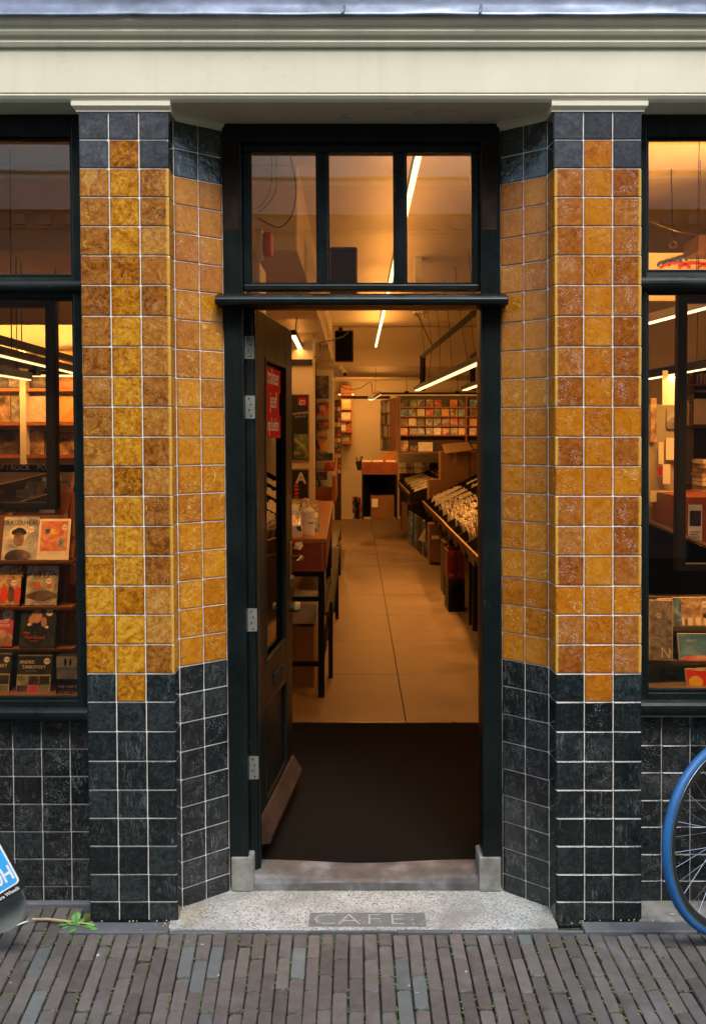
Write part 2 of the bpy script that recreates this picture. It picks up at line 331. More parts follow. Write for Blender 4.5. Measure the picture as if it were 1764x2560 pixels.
# ------------------------------------------------------------------ builders
ORG = {}
def tag(o, label=None, cat=None, group=None, kind=None):
    if label: o['label'] = label
    if cat: o['category'] = cat
    if group: o['group'] = group
    if kind: o['kind'] = kind
    return o
def empty(name, loc=(0, 0, 0), rot=(0, 0, 0), label=None, cat=None, group=None):
    o = bpy.data.objects.new(name, None); o.empty_display_size = .05
    o.location = loc; o.rotation_euler = rot; COL.objects.link(o); ORG[o.name] = Vector(loc)
    return tag(o, label, cat, group)
class MB:
    """collects faces; build() links them as one mesh object"""
    def __init__(s): s.v = []; s.f = []
    def add(s, vs, fs):
        k = len(s.v); s.v += [Vector(x) for x in vs]; s.f += [tuple(i + k for i in f) for f in fs]; return s
    def box(s, x0, x1, y0, y1, z0, z1):
        vs = [(x0, y0, z0), (x1, y0, z0), (x1, y1, z0), (x0, y1, z0), (x0, y0, z1), (x1, y0, z1), (x1, y1, z1), (x0, y1, z1)]
        return s.add(vs, [(0, 3, 2, 1), (4, 5, 6, 7), (0, 1, 5, 4), (1, 2, 6, 5), (2, 3, 7, 6), (3, 0, 4, 7)])
    def obox(s, c, ax, ay, az):
        c, ax, ay, az = map(Vector, (c, ax, ay, az)); vs = []
        for z in (-1, 1):
            for x, y in ((-1, -1), (1, -1), (1, 1), (-1, 1)): vs.append(c + ax * x + ay * y + az * z)
        return s.add(vs, [(0, 3, 2, 1), (4, 5, 6, 7), (0, 1, 5, 4), (1, 2, 6, 5), (2, 3, 7, 6), (3, 0, 4, 7)])
    def prism(s, poly, z0, z1):
        n = len(poly)
        vs = [(x, y, z0) for x, y in poly] + [(x, y, z1) for x, y in poly]
        return s.add(vs, [tuple(range(n - 1, -1, -1)), tuple(range(n, 2 * n))] + [(i, (i + 1) % n, n + (i + 1) % n, n + i) for i in range(n)])
    def sweepx(s, prof, x0, x1):
        """profile of (y, z) points extruded along x"""
        n = len(prof)
        vs = [(x0, y, z) for y, z in prof] + [(x1, y, z) for y, z in prof]
        return s.add(vs, [tuple(range(n)), tuple(range(2 * n - 1, n - 1, -1))] + [(i, n + i, n + (i + 1) % n, (i + 1) % n) for i in range(n)])
    def tube(s, pts, r, n=8, cap=True):
        pts = [Vector(p) for p in pts]; rings = []
        for i, p in enumerate(pts):
            t = (pts[min(i + 1, len(pts) - 1)] - pts[max(i - 1, 0)]).normalized()
            u = t.cross(Vector((0, 0, 1))); u = u.normalized() if u.length > 1e-4 else Vector((1, 0, 0))
            w = t.cross(u); rr = r[i] if isinstance(r, (list, tuple)) else r
            rings.append([p + (u * math.cos(a) + w * math.sin(a)) * rr for a in [2 * math.pi * k / n for k in range(n)]])
        k = len(s.v); s.v += [q for rg in rings for q in rg]
        for i in range(len(pts) - 1):
            for j in range(n):
                s.f.append((k + i * n + j, k + i * n + (j + 1) % n, k + (i + 1) * n + (j + 1) % n, k + (i + 1) * n + j))
        if cap:
            s.f.append(tuple(k + j for j in range(n - 1, -1, -1))); s.f.append(tuple(k + (len(pts) - 1) * n + j for j in range(n)))
        return s
    def lathe(s, c, prof, n=16, sx=1.0):
        c = Vector(c); k = len(s.v)
        for r, z in prof:
            for j in range(n):
                a = 2 * math.pi * j / n; s.v.append(c + Vector((r * sx * math.cos(a), r * math.sin(a), z)))
        for i in range(len(prof) - 1):
            for j in range(n): s.f.append((k + i * n + j, k + i * n + (j + 1) % n, k + (i + 1) * n + (j + 1) % n, k + (i + 1) * n + j))
        s.f.append(tuple(k + j for j in range(n - 1, -1, -1))); s.f.append(tuple(k + (len(prof) - 1) * n + j for j in range(n)))
        return s
    def build(s, name, mat, parent=None, lean=False, bevel=0.0, smooth=False, local=False, label=None):
        off = Vector((0, 0, 0))
        if parent is not None and not local: off = ORG[parent.name]
        vs = []
        for v in s.v:
            w = v.copy()
            if lean: w.x -= LEAN * (w.z - EYE)
            vs.append(w - off)
        me = bpy.data.meshes.new(name); me.from_pydata([tuple(v) for v in vs], [], s.f); me.update()
        me.materials.append(MATS[mat])
        if smooth:
            for p in me.polygons: p.use_smooth = True
        o = bpy.data.objects.new(name, me); COL.objects.link(o)
        if parent is not None: o.parent = parent
        ORG[o.name] = off if not local else Vector((0, 0, 0))
        if bevel:
            b = o.modifiers.new('bevel', 'BEVEL'); b.width = bevel; b.segments = 2; b.limit_method = 'ANGLE'; b.angle_limit = math.radians(40)
            b.harden_normals = False
        if label: o['label'] = label
        return o
def dup(o, parent=None, kids=True):
    c = o.copy(); COL.objects.link(c)
    if parent is not None: c.parent = parent
    ORG[c.name] = ORG.get(o.name, Vector())
    if kids:
        for ch in list(o.children): dup(ch, c)
    return c
def text(body, size, loc, mat, parent, rot=(math.pi / 2, 0, 0), align='CENTER', sx=1.0, ext=.0004, name='lettering', bold=0.0, shear=0.0):
    cu = bpy.data.curves.new('t', 'FONT'); cu.body = body; cu.size = size; cu.align_x = align; cu.extrude = ext; cu.resolution_u = 2
    cu.offset = bold; cu.shear = shear
    t = bpy.data.objects.new('t', cu); COL.objects.link(t)
    bpy.context.view_layer.update()
    me = bpy.data.meshes.new_from_object(t.evaluated_get(bpy.context.evaluated_depsgraph_get()))
    bpy.data.objects.remove(t)
    me.materials.clear(); me.materials.append(MATS[mat])
    M = Matrix.Translation(Vector(loc)) @ Euler(rot).to_matrix().to_4x4() @ Matrix.Diagonal((sx, 1, 1, 1))
    me.transform(M)
    o = bpy.data.objects.new(name, me); COL.objects.link(o)
    if parent is not None: o.parent = parent
    ORG[o.name] = Vector()
    return o
ORD = ['first', 'second', 'third', 'fourth', 'fifth', 'sixth', 'seventh', 'eighth', 'ninth', 'tenth', 'eleventh', 'twelfth', 'thirteenth', 'fourteenth', 'fifteenth', 'sixteenth']

# ================================================================== THE SHOPFRONT
ROWS = [250, 316, 381, 446, 512, 578, 645, 715, 784, 851, 920, 988, 1055, 1122, 1190, 1257, 1325, 1391, 1458, 1524, 1588, 1655, 1722, 1787, 1851, 1914, 1978, 2040, 2097]
ZR = [QZ(y, 0) for y in ROWS]
def tile_mesh(variant):
    rr = random.Random(variant); me = bpy.data.meshes.new('tile')
    def ring(s, c, y):
        a = s; b = s - c
        return [(x + rr.uniform(-.003, .003), y, z + rr.uniform(-.003, .003)) for x, z in ((-b, -a), (b, -a), (a, -b), (a, b), (b, a), (-b, a), (-a, b), (-a, -b))]
    vs = ring(.5, .02, .008) + ring(.5, .02, .0014) + ring(.482, .03, .0) + ring(.30, .06, -.00015 + rr.uniform(-.0001, .0001))
    fs = []
    for k in range(3):
        for i in range(8): fs.append((k * 8 + i, k * 8 + (i + 1) % 8, (k + 1) * 8 + (i + 1) % 8, (k + 1) * 8 + i))
    fs.append(tuple(range(24, 32)))
    me.from_pydata(vs, [], fs); me.update()
    return me
TM = {}
def tile(parent, cx, cy, cz, w, h, rz, mat):
    k = (R.randrange(5), mat)
    if k not in TM:
        me = tile_mesh(k[0]); me.materials.append(MATS[mat]); TM[k] = me
    o = bpy.data.objects.new('tile', TM[k]); COL.objects.link(o); o.parent = parent
    o.location = Vector((cx - LEAN * (cz - EYE), cy, cz)) - ORG[parent.name]
    o.scale = (w, 1, h); o.rotation_euler = (R.gauss(0, .006), R.gauss(0, .002), rz + R.gauss(0, .006))
    return o
J = .0039
def panel(parent, p0, p1, splits, rows, matf, jit=.0):
    """tiles on the upright plane over the ground line p0 -> p1 (left to right seen from the front)"""
    p0 = Vector(p0); p1 = Vector(p1); d = p1 - p0; ang = math.atan2(d.y, d.x); L = d.length
    for r in range(len(rows) - 1):
        for c in range(len(splits) - 1):
            a = splits[c]; b = splits[c + 1]; q = p0 + d * ((a + b) / 2)
            z1, z0 = rows[r], rows[r + 1]
            tile(parent, q.x, q.y, (z0 + z1) / 2, (b - a) * L - J, (z1 - z0) - J, ang, matf(r, c))
def lmat(r, c):
    if r == 0 or (r == 1 and c != 1): return 'slate_glaze'
    if r == 1: return 'gold_glaze'
    if r <= 18: return ('amber_glaze', 'gold_glaze', 'amber_edge_glaze')[c] if not (c == 0 and r in (16, 17, 18, 15)) else 'gold_glaze'
    if r == 19: return 'gold_glaze' if c == 1 else 'black_glaze'
    return 'black_glaze'
def rmat(r, c):
    if r == 0 or (r == 1 and c != 1): return 'slate_glaze'
    if r <= 18 and r >= 1: return ('rust_edge_glaze', 'ochre_pillar_glaze', 'rust_outer_glaze')[c] if not (r in (10, 12, 16) and c != 1) else 'ochre_glaze_warm'
    if r == 19: return 'ochre_pillar_glaze' if c == 1 else 'black_glaze'
    if c == 1 and r < 24: return 'black_plain_glaze'
    return 'black_glaze'
def smat(base_):
    def f(r, c):
        if r <= 1 or r >= 19: return 'black_plain_glaze'
        return base_
    return f
XL0, XL1, XL2, XL3 = -.9716, -.9716 + .106, -.9716 + .212, -.654
# left pillar
pl = empty('tiled_pillar', (-.75, .2, 0), label='left tiled pillar with glossy golden amber tiles above black ones, left of the doorway', cat='pillar')
MB().prism([(-.968, .0032), (-.6575, .0032), (-.6590, .1045), (-.4985, .2485), (-.4985, .40), (-.968, .40)][::1], 0, ZR[0] + .02).build('core', 'grout', pl, lean=True)
panel(pl, (XL0, 0), (XL3, 0), [0, .335, .67, 1], ZR, lmat)
panel(pl, (-.654, 0), (-.6556, .103), [0.03, 1], ZR, smat('ochre_glaze'))
panel(pl, (-.6556, .103), (-.4965, .246), [0.01, .5, .995], ZR, lambda r, c: smat('ochre_glaze_warm' if r < 6 else 'ochre_glaze')(r, c))
# right pillar
pr = empty('tiled_pillar', (.85, .2, 0), label='right tiled pillar with rust brown and ochre tiles above black ones, right of the doorway', cat='pillar')
MB().prism([(.7060, .0032), (1.009, .0032), (1.009, .40), (.547, .40), (.547, .2485), (.7012, .1045)], 0, ZR[0] + .02).build('core', 'grout', pr, lean=True)
panel(pr, (.7026, 0), (1.0124, 0), [0, .335, .668, 1], ZR, rmat)
panel(pr, (.698, .103), (.7026, 0), [0, .97], ZR, smat('ochre_glaze_warm'))
panel(pr, (.545, .246), (.698, .103), [0.005, .5, .99], ZR, smat('ochre_glaze_warm'))
ZS = QZ(232, -.008)                                  # underside of the cornice
for par, poly in ((pl, [(-.992, -.014), (-.645, -.014), (-.645, .098), (-.484, .238), (-.484, .40), (-.992, .40)]),
                  (pr, [(.693, -.014), (1.031, -.014), (1.031, .40), (.532, .40), (.532, .238), (.688, .098)])):
    cxm = sum(p[0] for p in poly) / len(poly); n = len(poly); k1 = QZ(250, -.014); k2 = QZ(241, -.014)
    inn = [(x + (.013 if x < cxm - .1 else -.011 if x > cxm + .13 else .0), y + (.012 if y < .39 else 0)) for x, y in poly]
    m_ = MB(); rings = [(inn, k1), (inn, k1 + .004), (poly, k2 + .004), (poly, ZS + .004)]
    for pg, z in rings: m_.v += [Vector((x, y, z)) for x, y in pg]
    for r_ in range(3):
        for i in range(n): m_.f.append((r_ * n + i, r_ * n + (i + 1) % n, (r_ + 1) * n + (i + 1) % n, (r_ + 1) * n + i))
    m_.f += [tuple(range(n - 1, -1, -1)), tuple(range(3 * n, 4 * n))]
    m_.build('capital', 'cream_paint', par, lean=True)

# cornice
co = empty('shop_cornice', (0, 0, ZS), label='cream painted shop cornice with stepped mouldings under a lead flashing, above the doorway', cat='cornice')
def zy(l): return [(Y, QZ(y, Y)) for y, Y in l]
fr = zy([(232, -.004), (224, -.014), (216, -.021), (213.5, -.0215), (213, -.018), (210.5, -.018), (210, -.022), (109, -.022)])
MB().sweepx([(.30, ZS)] + fr + [(.30, fr[-1][1])], -2.6, 2.6).build('frieze', 'cream_paint', co, bevel=.002)
z1 = fr[-1][1]
mo = [(-.022, z1)] + zy([(105, -.034), (95, -.041), (90, -.038), (82, -.044), (78, -.053), (70, -.059), (65, -.056), (58, -.061), (54, -.069), (47, -.076), (38, -.080)])
MB().sweepx([(.30, z1 + .001)] + mo + [(.30, mo[-1][1])], -2.6, 2.6).build('moulding', 'cream_paint', co)
zt = mo[-1][1]
vs = []; fs = []; N = 140
prof = zy([(39, -.080), (36, -.090), (31, -.092), (27, -.088), (13, -.072), (-3, -.055)]) + [(.0, QZ(-6, -.04))]
rr = random.Random(5)
for i in range(N + 1):
    x = -2.6 + 5.2 * i / N
    for j, (y, z) in enumerate(prof):
        w = (.5 * math.sin(x * 7.3 + j) + .5 * math.sin(x * 17.1 + j * 2.1)) * (.004 if j > 2 else .0008) + rr.gauss(0, .0008)
        vs.append((x, y + w, z + w * (1.2 if j > 4 else .4)))
n = len(prof)
for i in range(N):
    for j in range(n - 1): fs.append((i * n + j, (i + 1) * n + j, (i + 1) * n + j + 1, i * n + j + 1))
MB().add(vs, fs).build('lead_flashing', 'lead', co, smooth=True)
sm = MB()
for x in (-1.42, -.05, .42, 1.55):
    y0, z0_ = prof[2]; sm.tube([(x, -.101, QZ(33, -.10)), (x + .004, -.094, QZ(24, -.093)), (x + .008, -.074, QZ(15, -.073)), (x + .01, -.056, QZ(8, -.055))], .0045, 5)
sm.build('flashing_seam', 'lead', co, smooth=True)
MB().box(-2.6, 2.6, .30, .42, ZS + .002, 3.6).build('backing', 'upper_brick', co)
# brick wall above
uw = empty('upper_wall', (0, .02, 3.3), label='strip of dark red brick wall above the lead flashing', cat='wall')
MB().box(-2.6, 2.6, .015, .29, QZ(8, 0) - .02, 3.9).build('mortar', 'concrete', uw)
bm_ = None
for r in range(3):
    for c in range(-9, 10):
        x = c * .22 + (.11 if r % 2 else 0); z = QZ(10, 0) + r * .062
        if bm_ is None: bm_ = MB().box(-.105, .105, 0, .06, 0, .052).build('brick', 'upper_brick', uw, local=True); o = bm_
        else: o = dup(bm_, uw)
        o.location = Vector((x, .008, z)) - ORG[uw.name]

# ------------------------------------------------------------------ door frame and transom light
df = empty('door_frame', (.02, .3, 0), label='black painted door frame with a three-pane transom light over the open doorway', cat='door frame')
JL0, JL1 = -.4945, QX(552, .236); JR0, JR1 = QX(1088, .236), .5425
zb = QZ(1938, .236); zh = QZ(320, .236)
MB().box(JL0, JL1, .236, .37, zb, ZS - .001).build('jamb', 'black_paint', df, lean=True, bevel=.004)
MB().box(JR0, JR1, .236, .37, zb, ZS - .001).build('jamb', 'black_paint', df, lean=True, bevel=.004)
MB().box(JL1 + .0005, JR0 - .0005, .238, .37, zh, ZS - .0015).build('head', 'black_paint', df, lean=True, bevel=.003)
MB().box(JL0 + .004, JL1 + .018, .232, .36, 0.0, zb - .001).build('plinth_block', 'concrete', df, lean=True, bevel=.006)
MB().box(JR0 - .016, JR1 - .004, .232, .36, 0.0, zb - .001).build('plinth_block', 'concrete', df, lean=True, bevel=.006)
# rebates the door shuts against
zr = QZ(692, .25)
MB().box(JL1 + .0005, QX(572, .27), .30, .369, zb - .11, zr).build('door_stop', 'black_paint', df, lean=True, bevel=.003)
MB().box(QX(1083, .30), JR0 - .0005, .275, .369, zb - .11, zr).build('door_stop', 'black_paint', df, lean=True, bevel=.003)
# drip rail
ra = [(.25, QZ(692, .16)), (.205, QZ(691, .205)), (.165, QZ(690, .165)), (.155, QZ(686, .155)), (.152, QZ(676, .152)), (.160, QZ(669, .160)), (.24, QZ(664, .24)), (.25, QZ(664, .25))]
rail = MB().sweepx(ra, QX(490, .17), QX(1149, .17)).build('transom_rail', 'black_paint', df, lean=True, bevel=.004)
MB().box(JL1 + .001, JR0 - .001, .251, .368, QZ(694, .25), QZ(664, .25)).build('transom_bar', 'black_paint', df, lean=True)
# sash with three panes
zs0, zs1 = QZ(656, .27), zh - .001
xa, xb = JL1 + .001, JR0 - .001
px = [(566, 719), (741, 893), (916, 1069)]
zp0, zp1 = QZ(645, .285), QZ(347, .285)
f = MB(); f.box(xa, xb, .268, .33, zs0, zp0); f.box(xa, xb, .268, .33, zp1, zs1)
e = [xa] + [QX(v, .285, 500) + LEAN * (QZ(500, .285) - EYE) for p in px for v in p] + [xb]
for i in range(0, 8, 2): f.box(e[i], e[i + 1], .270, .328, zp0 + .0005, zp1 - .0005)
f.build('transom_sash', 'black_paint', df, lean=True, bevel=.003)
for i in range(1, 7, 2):
    MB().box(e[i] - .004, e[i + 1] + .004, .292, .296, zp0 - .004, zp1 + .004).build('pane', 'transom_glass', df, lean=True)
    b_ = MB(); b_.box(e[i] + .0005, e[i] + .007, .276, .29, zp0 + .0005, zp1 - .0005); b_.box(e[i + 1] - .007, e[i + 1] - .0005, .276, .29, zp0 + .0005, zp1 - .0005)
    b_.box(e[i] + .0075, e[i + 1] - .0075, .276, .29, zp0 + .0005, zp0 + .008); b_.build('glazing_bead', 'black_paint', df, lean=True)
# worn paint on the jambs, as thin chips of bare wood
for xx in (JL0 + .004, JR0 + .006):
    MB().box(xx, xx + .055, .2345, .237, QZ(520, .236), QZ(330, .236)).build('bare_patch', 'worn_black_wood', df, lean=True)
# hinges on the left
for y0, y1 in ((760, 812), (895, 947), (1376, 1428), (1710, 1762)):
    h = MB(); x0, x1 = QX(556, .30), QX(579, .33)
    hz0, hz1 = QZ(y1, .30), QZ(y0, .30)
    h.box(x0, x1, .2975, .2995, hz0, hz1); h.tube([(x0 + .003, .2965, hz0), (x0 + .003, .2965, hz1)], .004, 8)
    hg = h.build('hinge', 'hinge_metal', df, lean=True)
    s = MB()
    for k in range(4): s.lathe((0, 0, 0), [(.0032, 0), (.0030, .0008)], 8)
    for k in range(4):
        cx = x0 + (.014 if k % 2 else .021); cz = hz0 + (hz1 - hz0) * (.12 + .25 * k)
        for v in s.v[k * 16:(k + 1) * 16]: v.x, v.y, v.z = cx + v.x, .2972 - v.z, cz + v.y
    s.build('screw', 'black_metal', hg, lean=True)
# black lining behind the hinges
MB().box(QX(572, .27) + .001, QX(581, .33), .31, .368, zb - .11, zr - .001).build('door_stop', 'black_paint', df, lean=True, bevel=.002)

# ------------------------------------------------------------------ threshold and slab
th = MB(); N = 80; x0, x1 = JL1 - .002, JR0 + .004
prof = lambda s: [(.243, -.005), (.243, .026 + s * .4), (.249, .050 - s), (.262, .056 - s), (.36, .062 - s * .9), (.40, .058 - s * .9), (.40, -.005)]
for i in range(N + 1):
    t = i / N; s = .016 * math.exp(-((t - .5) / .27) ** 2)
    th.v += [Vector((x0 + (x1 - x0) * t, y, z)) for y, z in prof(s)]
n = 7
for i in range(N):
    for j in range(n): th.f.append((i * n + j, (i + 1) * n + j, (i + 1) * n + (j + 1) % n, i * n + (j + 1) % n))
th.f += [tuple(range(n)), tuple(N * n + j for j in range(n - 1, -1, -1))]
o = th.build('threshold', 'threshold_stone', None, smooth=False); tag(o, 'worn grey stone threshold dished in the middle under the open doorway', 'threshold')
slab = empty('step_slab', (0, .1, 0), label='speckled terrazzo doorstep slab with a grey inlay reading CAFE', cat='doorstep')
ZF = -.004
poly = [(-.672, -.055), (-.40, -.068), (.05, -.072), (.45, -.068), (.715, -.05), (.715, .103), (.57, .30), (-.52, .30), (-.668, .103)]
MB().prism(poly, -.12, ZF + .004).build('slab', 'terrazzo', slab, bevel=.004)
i0, i1 = SQ(770, 2320, -.02), SQ(1064, 2285, .06)
a0 = Q(697, 2097, 0); 
ix0, ix1 = Q(699, 2095, 0).x, Q(962, 2095, 0).x
def yground(y, z=0.0):          # depth of the ground seen at row y
    lo, hi = -1.5, 40
    for _ in range(50):
        mid = (lo + hi) / 2
        if Q(806, y, mid).z < z: hi = mid
        else: lo = mid
    return lo
iy0, iy1 = yground(2096), yground(2066)
MB().box(ix0, ix1, iy0, iy1, ZF - .01, ZF + .0065).build('inlay', 'inlay_grey', slab)
for ch, xx in (('C', 733), ('A', 789), ('F', 845), ('E', 899), ('.', 935)):
    p = Q(xx, 2090, iy0)
    text(ch, (iy1 - iy0) * 1.15, (p.x, iy0 + (iy1 - iy0) * .12, ZF + .0068), 'inlay_letter', None, rot=(0, 0, 0), sx=1.15, ext=.0002, bold=-.0030)
    o = COL.objects[-1] if False else bpy.data.objects[[k for k in ORG][-1]]
    o.parent = slab; o.location = -ORG[slab.name]
# kerb strips in front of the slab and pillars
kb = empty('kerb_strip', (0, -.08, 0), label='thin line of grey bluestone kerb strips along the foot of the shopfront', cat='kerb')
xs = [-1.05, -.66, -.46, -.17, .14, .33, .55, .8, 1.2, 1.55]
for i in range(len(xs) - 1):
    yf = -.088 - .006 * math.sin(i * 1.7)
    yb = -.074 if -.7 < (xs[i] + xs[i + 1]) / 2 < .75 else -.012
    MB().prism([(xs[i] + .002, yf), (xs[i + 1] - .002, yf - .002), (xs[i + 1] - .002, yb), (xs[i] + .002, yb)], -.08, .002 + R.uniform(-.002, .002)).build('kerb_stone', 'bluestone', kb, bevel=.004)

# ------------------------------------------------------------------ shop windows and their tiled plinths
def quad_pane(name, x0, x1, z0, z1, Y, mat, par):
    return MB().box(x0, x1, Y, Y + .005, z0, z1).build(name, mat, par, lean=True)
def shop_window(side):
    s = -1 if side == 'l' else 1
    if s < 0: xin, xj, xo = -.9725, QX(171, .13), -2.45
    else: xin, xj, xo = 1.0135, QX(1462, .13), 2.45
    w = empty('shop_window', ((xin + xo) / 2, .15, .95), cat='shop window',
              label='left shop window with black frame, stacked film cases behind the glass' if s < 0 else 'right shop window with black frame, record sleeves behind the glass beside the bicycle wheel')
    a, b = sorted((xin, xo)); i, j = sorted((xj, xo - s * (-.06)))
    if s < 0: glx0, glx1 = xo + .06, xj
    else: glx0, glx1 = xj, xo - .06
    Yf = .125
    top = ZS - .002; zu1 = QZ(316, .16); zu0 = QZ(628 if s < 0 else 618, .16); zl1 = QZ(676 if s < 0 else 662, .16); zl0 = QZ(1579 if s < 0 else 1562, .16)
    bt0, bt1 = QZ(660 if s < 0 else 656, .11), QZ(634 if s < 0 else 626, .11)
    f = MB(); f.box(min(xin, xj), max(xin, xj), Yf, .20, zl0 - .03, top); f.box(min(xo, xo - s * .06), max(xo, xo - s * .06), Yf, .20, zl0 - .03, top)
    f.build('frame', 'black_paint', w, lean=True, bevel=.004)
    MB().box(glx0 + .0005, glx1 - .0005, Yf + .001, .20, zu1, top - .0005).build('head', 'black_paint', w, lean=True, bevel=.003)
    MB().box(glx0 + .0005, glx1 - .0005, Yf + .001, .20, zl0 - .03, zl0).build('bottom_rail', 'black_paint', w, lean=True, bevel=.004)
    # stepped inner bead all round
    g = MB()
    for z0, z1 in ((zu0, zu1), (zl0, zl1)):
        g.box(glx0 + .0005, glx0 + .010, .142, .158, z0 + .0005, z1 - .0005); g.box(glx1 - .010, glx1 - .0005, .142, .158, z0 + .0005, z1 - .0005)
        g.box(glx0 + .0105, glx1 - .0105, .142, .158, z0 + .0005, z0 + .011); g.box(glx0 + .0105, glx1 - .0105, .142, .158, z1 - .011, z1 - .0005)
    g.build('glazing_bead', 'black_paint', w, lean=True, bevel=.002)
    # transom bar with a round nose
    zc = (bt0 + bt1) / 2; r = (bt1 - bt0) / 2
    nose = [(.20, zu0)] + [(.140, zu0)] + [(.128, bt1 + .004)] + [(.118 - r * .9 * math.cos(t) * 1.0, zc + r * math.sin(t)) for t in [math.pi / 2 - k * math.pi / 8 for k in range(9)]] + [(.128, bt0 - .006), (.140, zl1), (.20, zl1)]
    MB().sweepx(nose, min(xin, xo), max(xin, xo)).build('transom_bar', 'black_paint', w, lean=False, smooth=False)
    quad_pane('upper_pane', glx0 - .004, glx1 + .004, zu0 - .004, zu1 + .004, .160, 'window_glass', w)
    quad_pane('lower_pane', glx0 - .004, glx1 + .004, zl0 - .004, zl1 + .004, .160, 'lower_glass', w)
    # sill: half-round nose with a fillet
    sy = 1600 if s < 0 else 1583; ey = 1634 if s < 0 else 1620
    zt, zbm = QZ(sy, .10), QZ(ey, .10); zc = (zt + zbm) / 2; r = (zt - zbm) / 2
    sill = [(.20, zl0 - .031)] + [(.108, zt + .006)] + [(.108 - r * .85 * math.cos(t), zc + r * math.sin(t)) for t in [math.pi / 2 - k * math.pi / 8 for k in range(9)]] + [(.13, zbm - .004), (.20, zbm - .004)]
    MB().sweepx(sill, min(xin, xo), max(xin, xo)).build('sill', 'black_paint', w)
    # plinth wall of black tiles
    p = empty('tiled_plinth', ((xin + xo) / 2, .2, 0), cat='wall',
              label='low wall of black glazed tiles under the left shop window, beside the weed' if s < 0 else 'low wall of black glazed tiles under the right shop window, behind the blue bicycle tyre')
    MB().box(min(xin, xo) - .0, max(xin, xo), .1535, .30, 0, zbm - .004).build('core', 'dark_grout', p, lean=True)
    MB().box(min(xin, xo), max(xin, xo), .30, .34, zbm - .3, zbm + .01).build('backing', 'dark_grout', p, lean=True)
    if s < 0:
        rows = [1631, 1694, 1756, 1819, 1881, 1943, 2005, 2050]; jx = Q(94, 1694, .15).x + LEAN * (Q(94, 1694, .15).z - EYE); last = xin + .001; pit = -.1065
    else:
        rows = [1622, 1686, 1747, 1810, 1870, 1932, 1992, 2047]; jx = Q(1495, 1800, .15).x + LEAN * (Q(1495, 1800, .15).z - EYE); last = xin - .001; pit = .1065
    ed = [last, jx] if s > 0 else [last, jx + .1065, jx]
    while abs(ed[-1]) < 2.35: ed.append(ed[-1] + pit)
    ed.sort(); zz = [QZ(y, .15) for y in rows]; L = ed[-1] - ed[0]
    panel(p, (ed[0], .15), (ed[-1], .15), [(v - ed[0]) / L for v in ed], zz, lambda r, c: 'black_plain_glaze' if R.random() < .75 else 'black_glaze')
    # footing
    ft = MB(); zf = zz[-1] + .004
    ft.prism([(min(xin, xo), -.005 if s > 0 else .13), (max(xin, xo), -.005 if s > 0 else .125), (max(xin, xo), .155), (min(xin, xo), .155)], -.08, max(zf, .004) if s > 0 else .006)
    ft.build('footing', 'concrete' if s > 0 else 'bluestone', p, bevel=.006)
    return w, (glx0, glx1)
wl, gl_ = shop_window('l'); wr, gr_ = shop_window('r')
# inner black casement frames a little behind the glass
def inner_frame(win, xs0, xs1, y0, y1, Y, xfar, side):
    f = MB(); a = Q(xs0, 984, Y).x; b = Q(xs1, 984, Y).x; z0 = QZ(y1, Y); z1 = QZ(y0, Y); t = .03
    f.box(a, b, Y, Y + .05, z0, z1)
    if side < 0: f.box(xfar, a - .0005, Y + .002, Y + .048, z0, z0 + t); f.box(xfar, a - .0005, Y + .002, Y + .048, z1 - t * 1.2, z1)
    else: f.box(b + .0005, xfar, Y + .002, Y + .048, z0, z0 + t); f.box(b + .0005, xfar, Y + .002, Y + .048, z1 - t * 1.2, z1)
    f.build('inner_frame', 'inner_black', win, bevel=.003)
inner_frame(wl, 104, 128, 675, 1153, .62, -2.0, -1)
inner_frame(wr, 1531, 1552, 665, 1292, .62, 2.3, 1)

# ------------------------------------------------------------------ the pavement
gnd = tag(MB().add([(-30, -30, -.030), (30, -30, -.030), (30, .12, -.030), (-30, .12, -.030)], [(0, 1, 2, 3)]).build('ground', 'joint_sand'), kind='structure')
pv = tag(bpy.data.objects.new('pavement', None), kind='structure'); COL.objects.link(pv); ORG['pavement'] = Vector()
def brick_mesh(v):
    rr = random.Random(v + 50); me = bpy.data.meshes.new('paving_brick')
    def ring(hx, hy, c, z):
        return [(x + rr.uniform(-.018, .018), y + rr.uniform(-.005, .005), z + rr.uniform(-.001, .001)) for x, y in ((-hx + c, -hy), (hx - c, -hy), (hx, -hy + c * .3), (hx, hy - c * .3), (hx - c, hy), (-hx + c, hy), (-hx, hy - c * .3), (-hx, -hy + c * .3))]
    vs = ring(.5, .5, .10, -.06) + ring(.5, .5, .10, -.006) + ring(.455, .487, .12, 0)
    fs = []
    for k in range(2):
        for i in range(8): fs.append((k * 8 + i, k * 8 + (i + 1) % 8, (k + 1) * 8 + (i + 1) % 8, (k + 1) * 8 + i))
    fs.append(tuple(range(16, 24))); me.from_pydata(vs, [], fs); me.update()
    return me
BM = [brick_mesh(i) for i in range(8)]; BMG = [m_.copy() for m_ in BM[:4]]
for m_ in BM: m_.materials.append(MATS['clinker'])
for m_ in BMG: m_.materials.append(MATS['clinker_grey'])
far = MB(); cnt = 0; bricks = []
BW, BL = .0485, .203
x = -4.2; col = 0
while x < 4.2:
    w = BW + R.uniform(-.003, .003); col += 1
    y = -.092 - .0
    if x < -1.0: y = .118
    elif x > 1.03: y = -.092
    y -= .012 * math.sin(x * 5) * 0 + R.uniform(0, .004)
    first = True
    while y > -6.2:
        L = BL + R.uniform(-.006, .006)
        if first: L = BL * ((.42 if col % 2 else .86) + R.uniform(-.06, .06)); first = False
        yc = y - L / 2; xc = x + w / 2
        bend = -.07 * min(1, max(0, (-xc - .05) / .6)) * (yc + .1) if xc < 0 else .0
        bricks.append((xc + bend * 1.0, yc, w, L, bend)); y -= L
    x += w
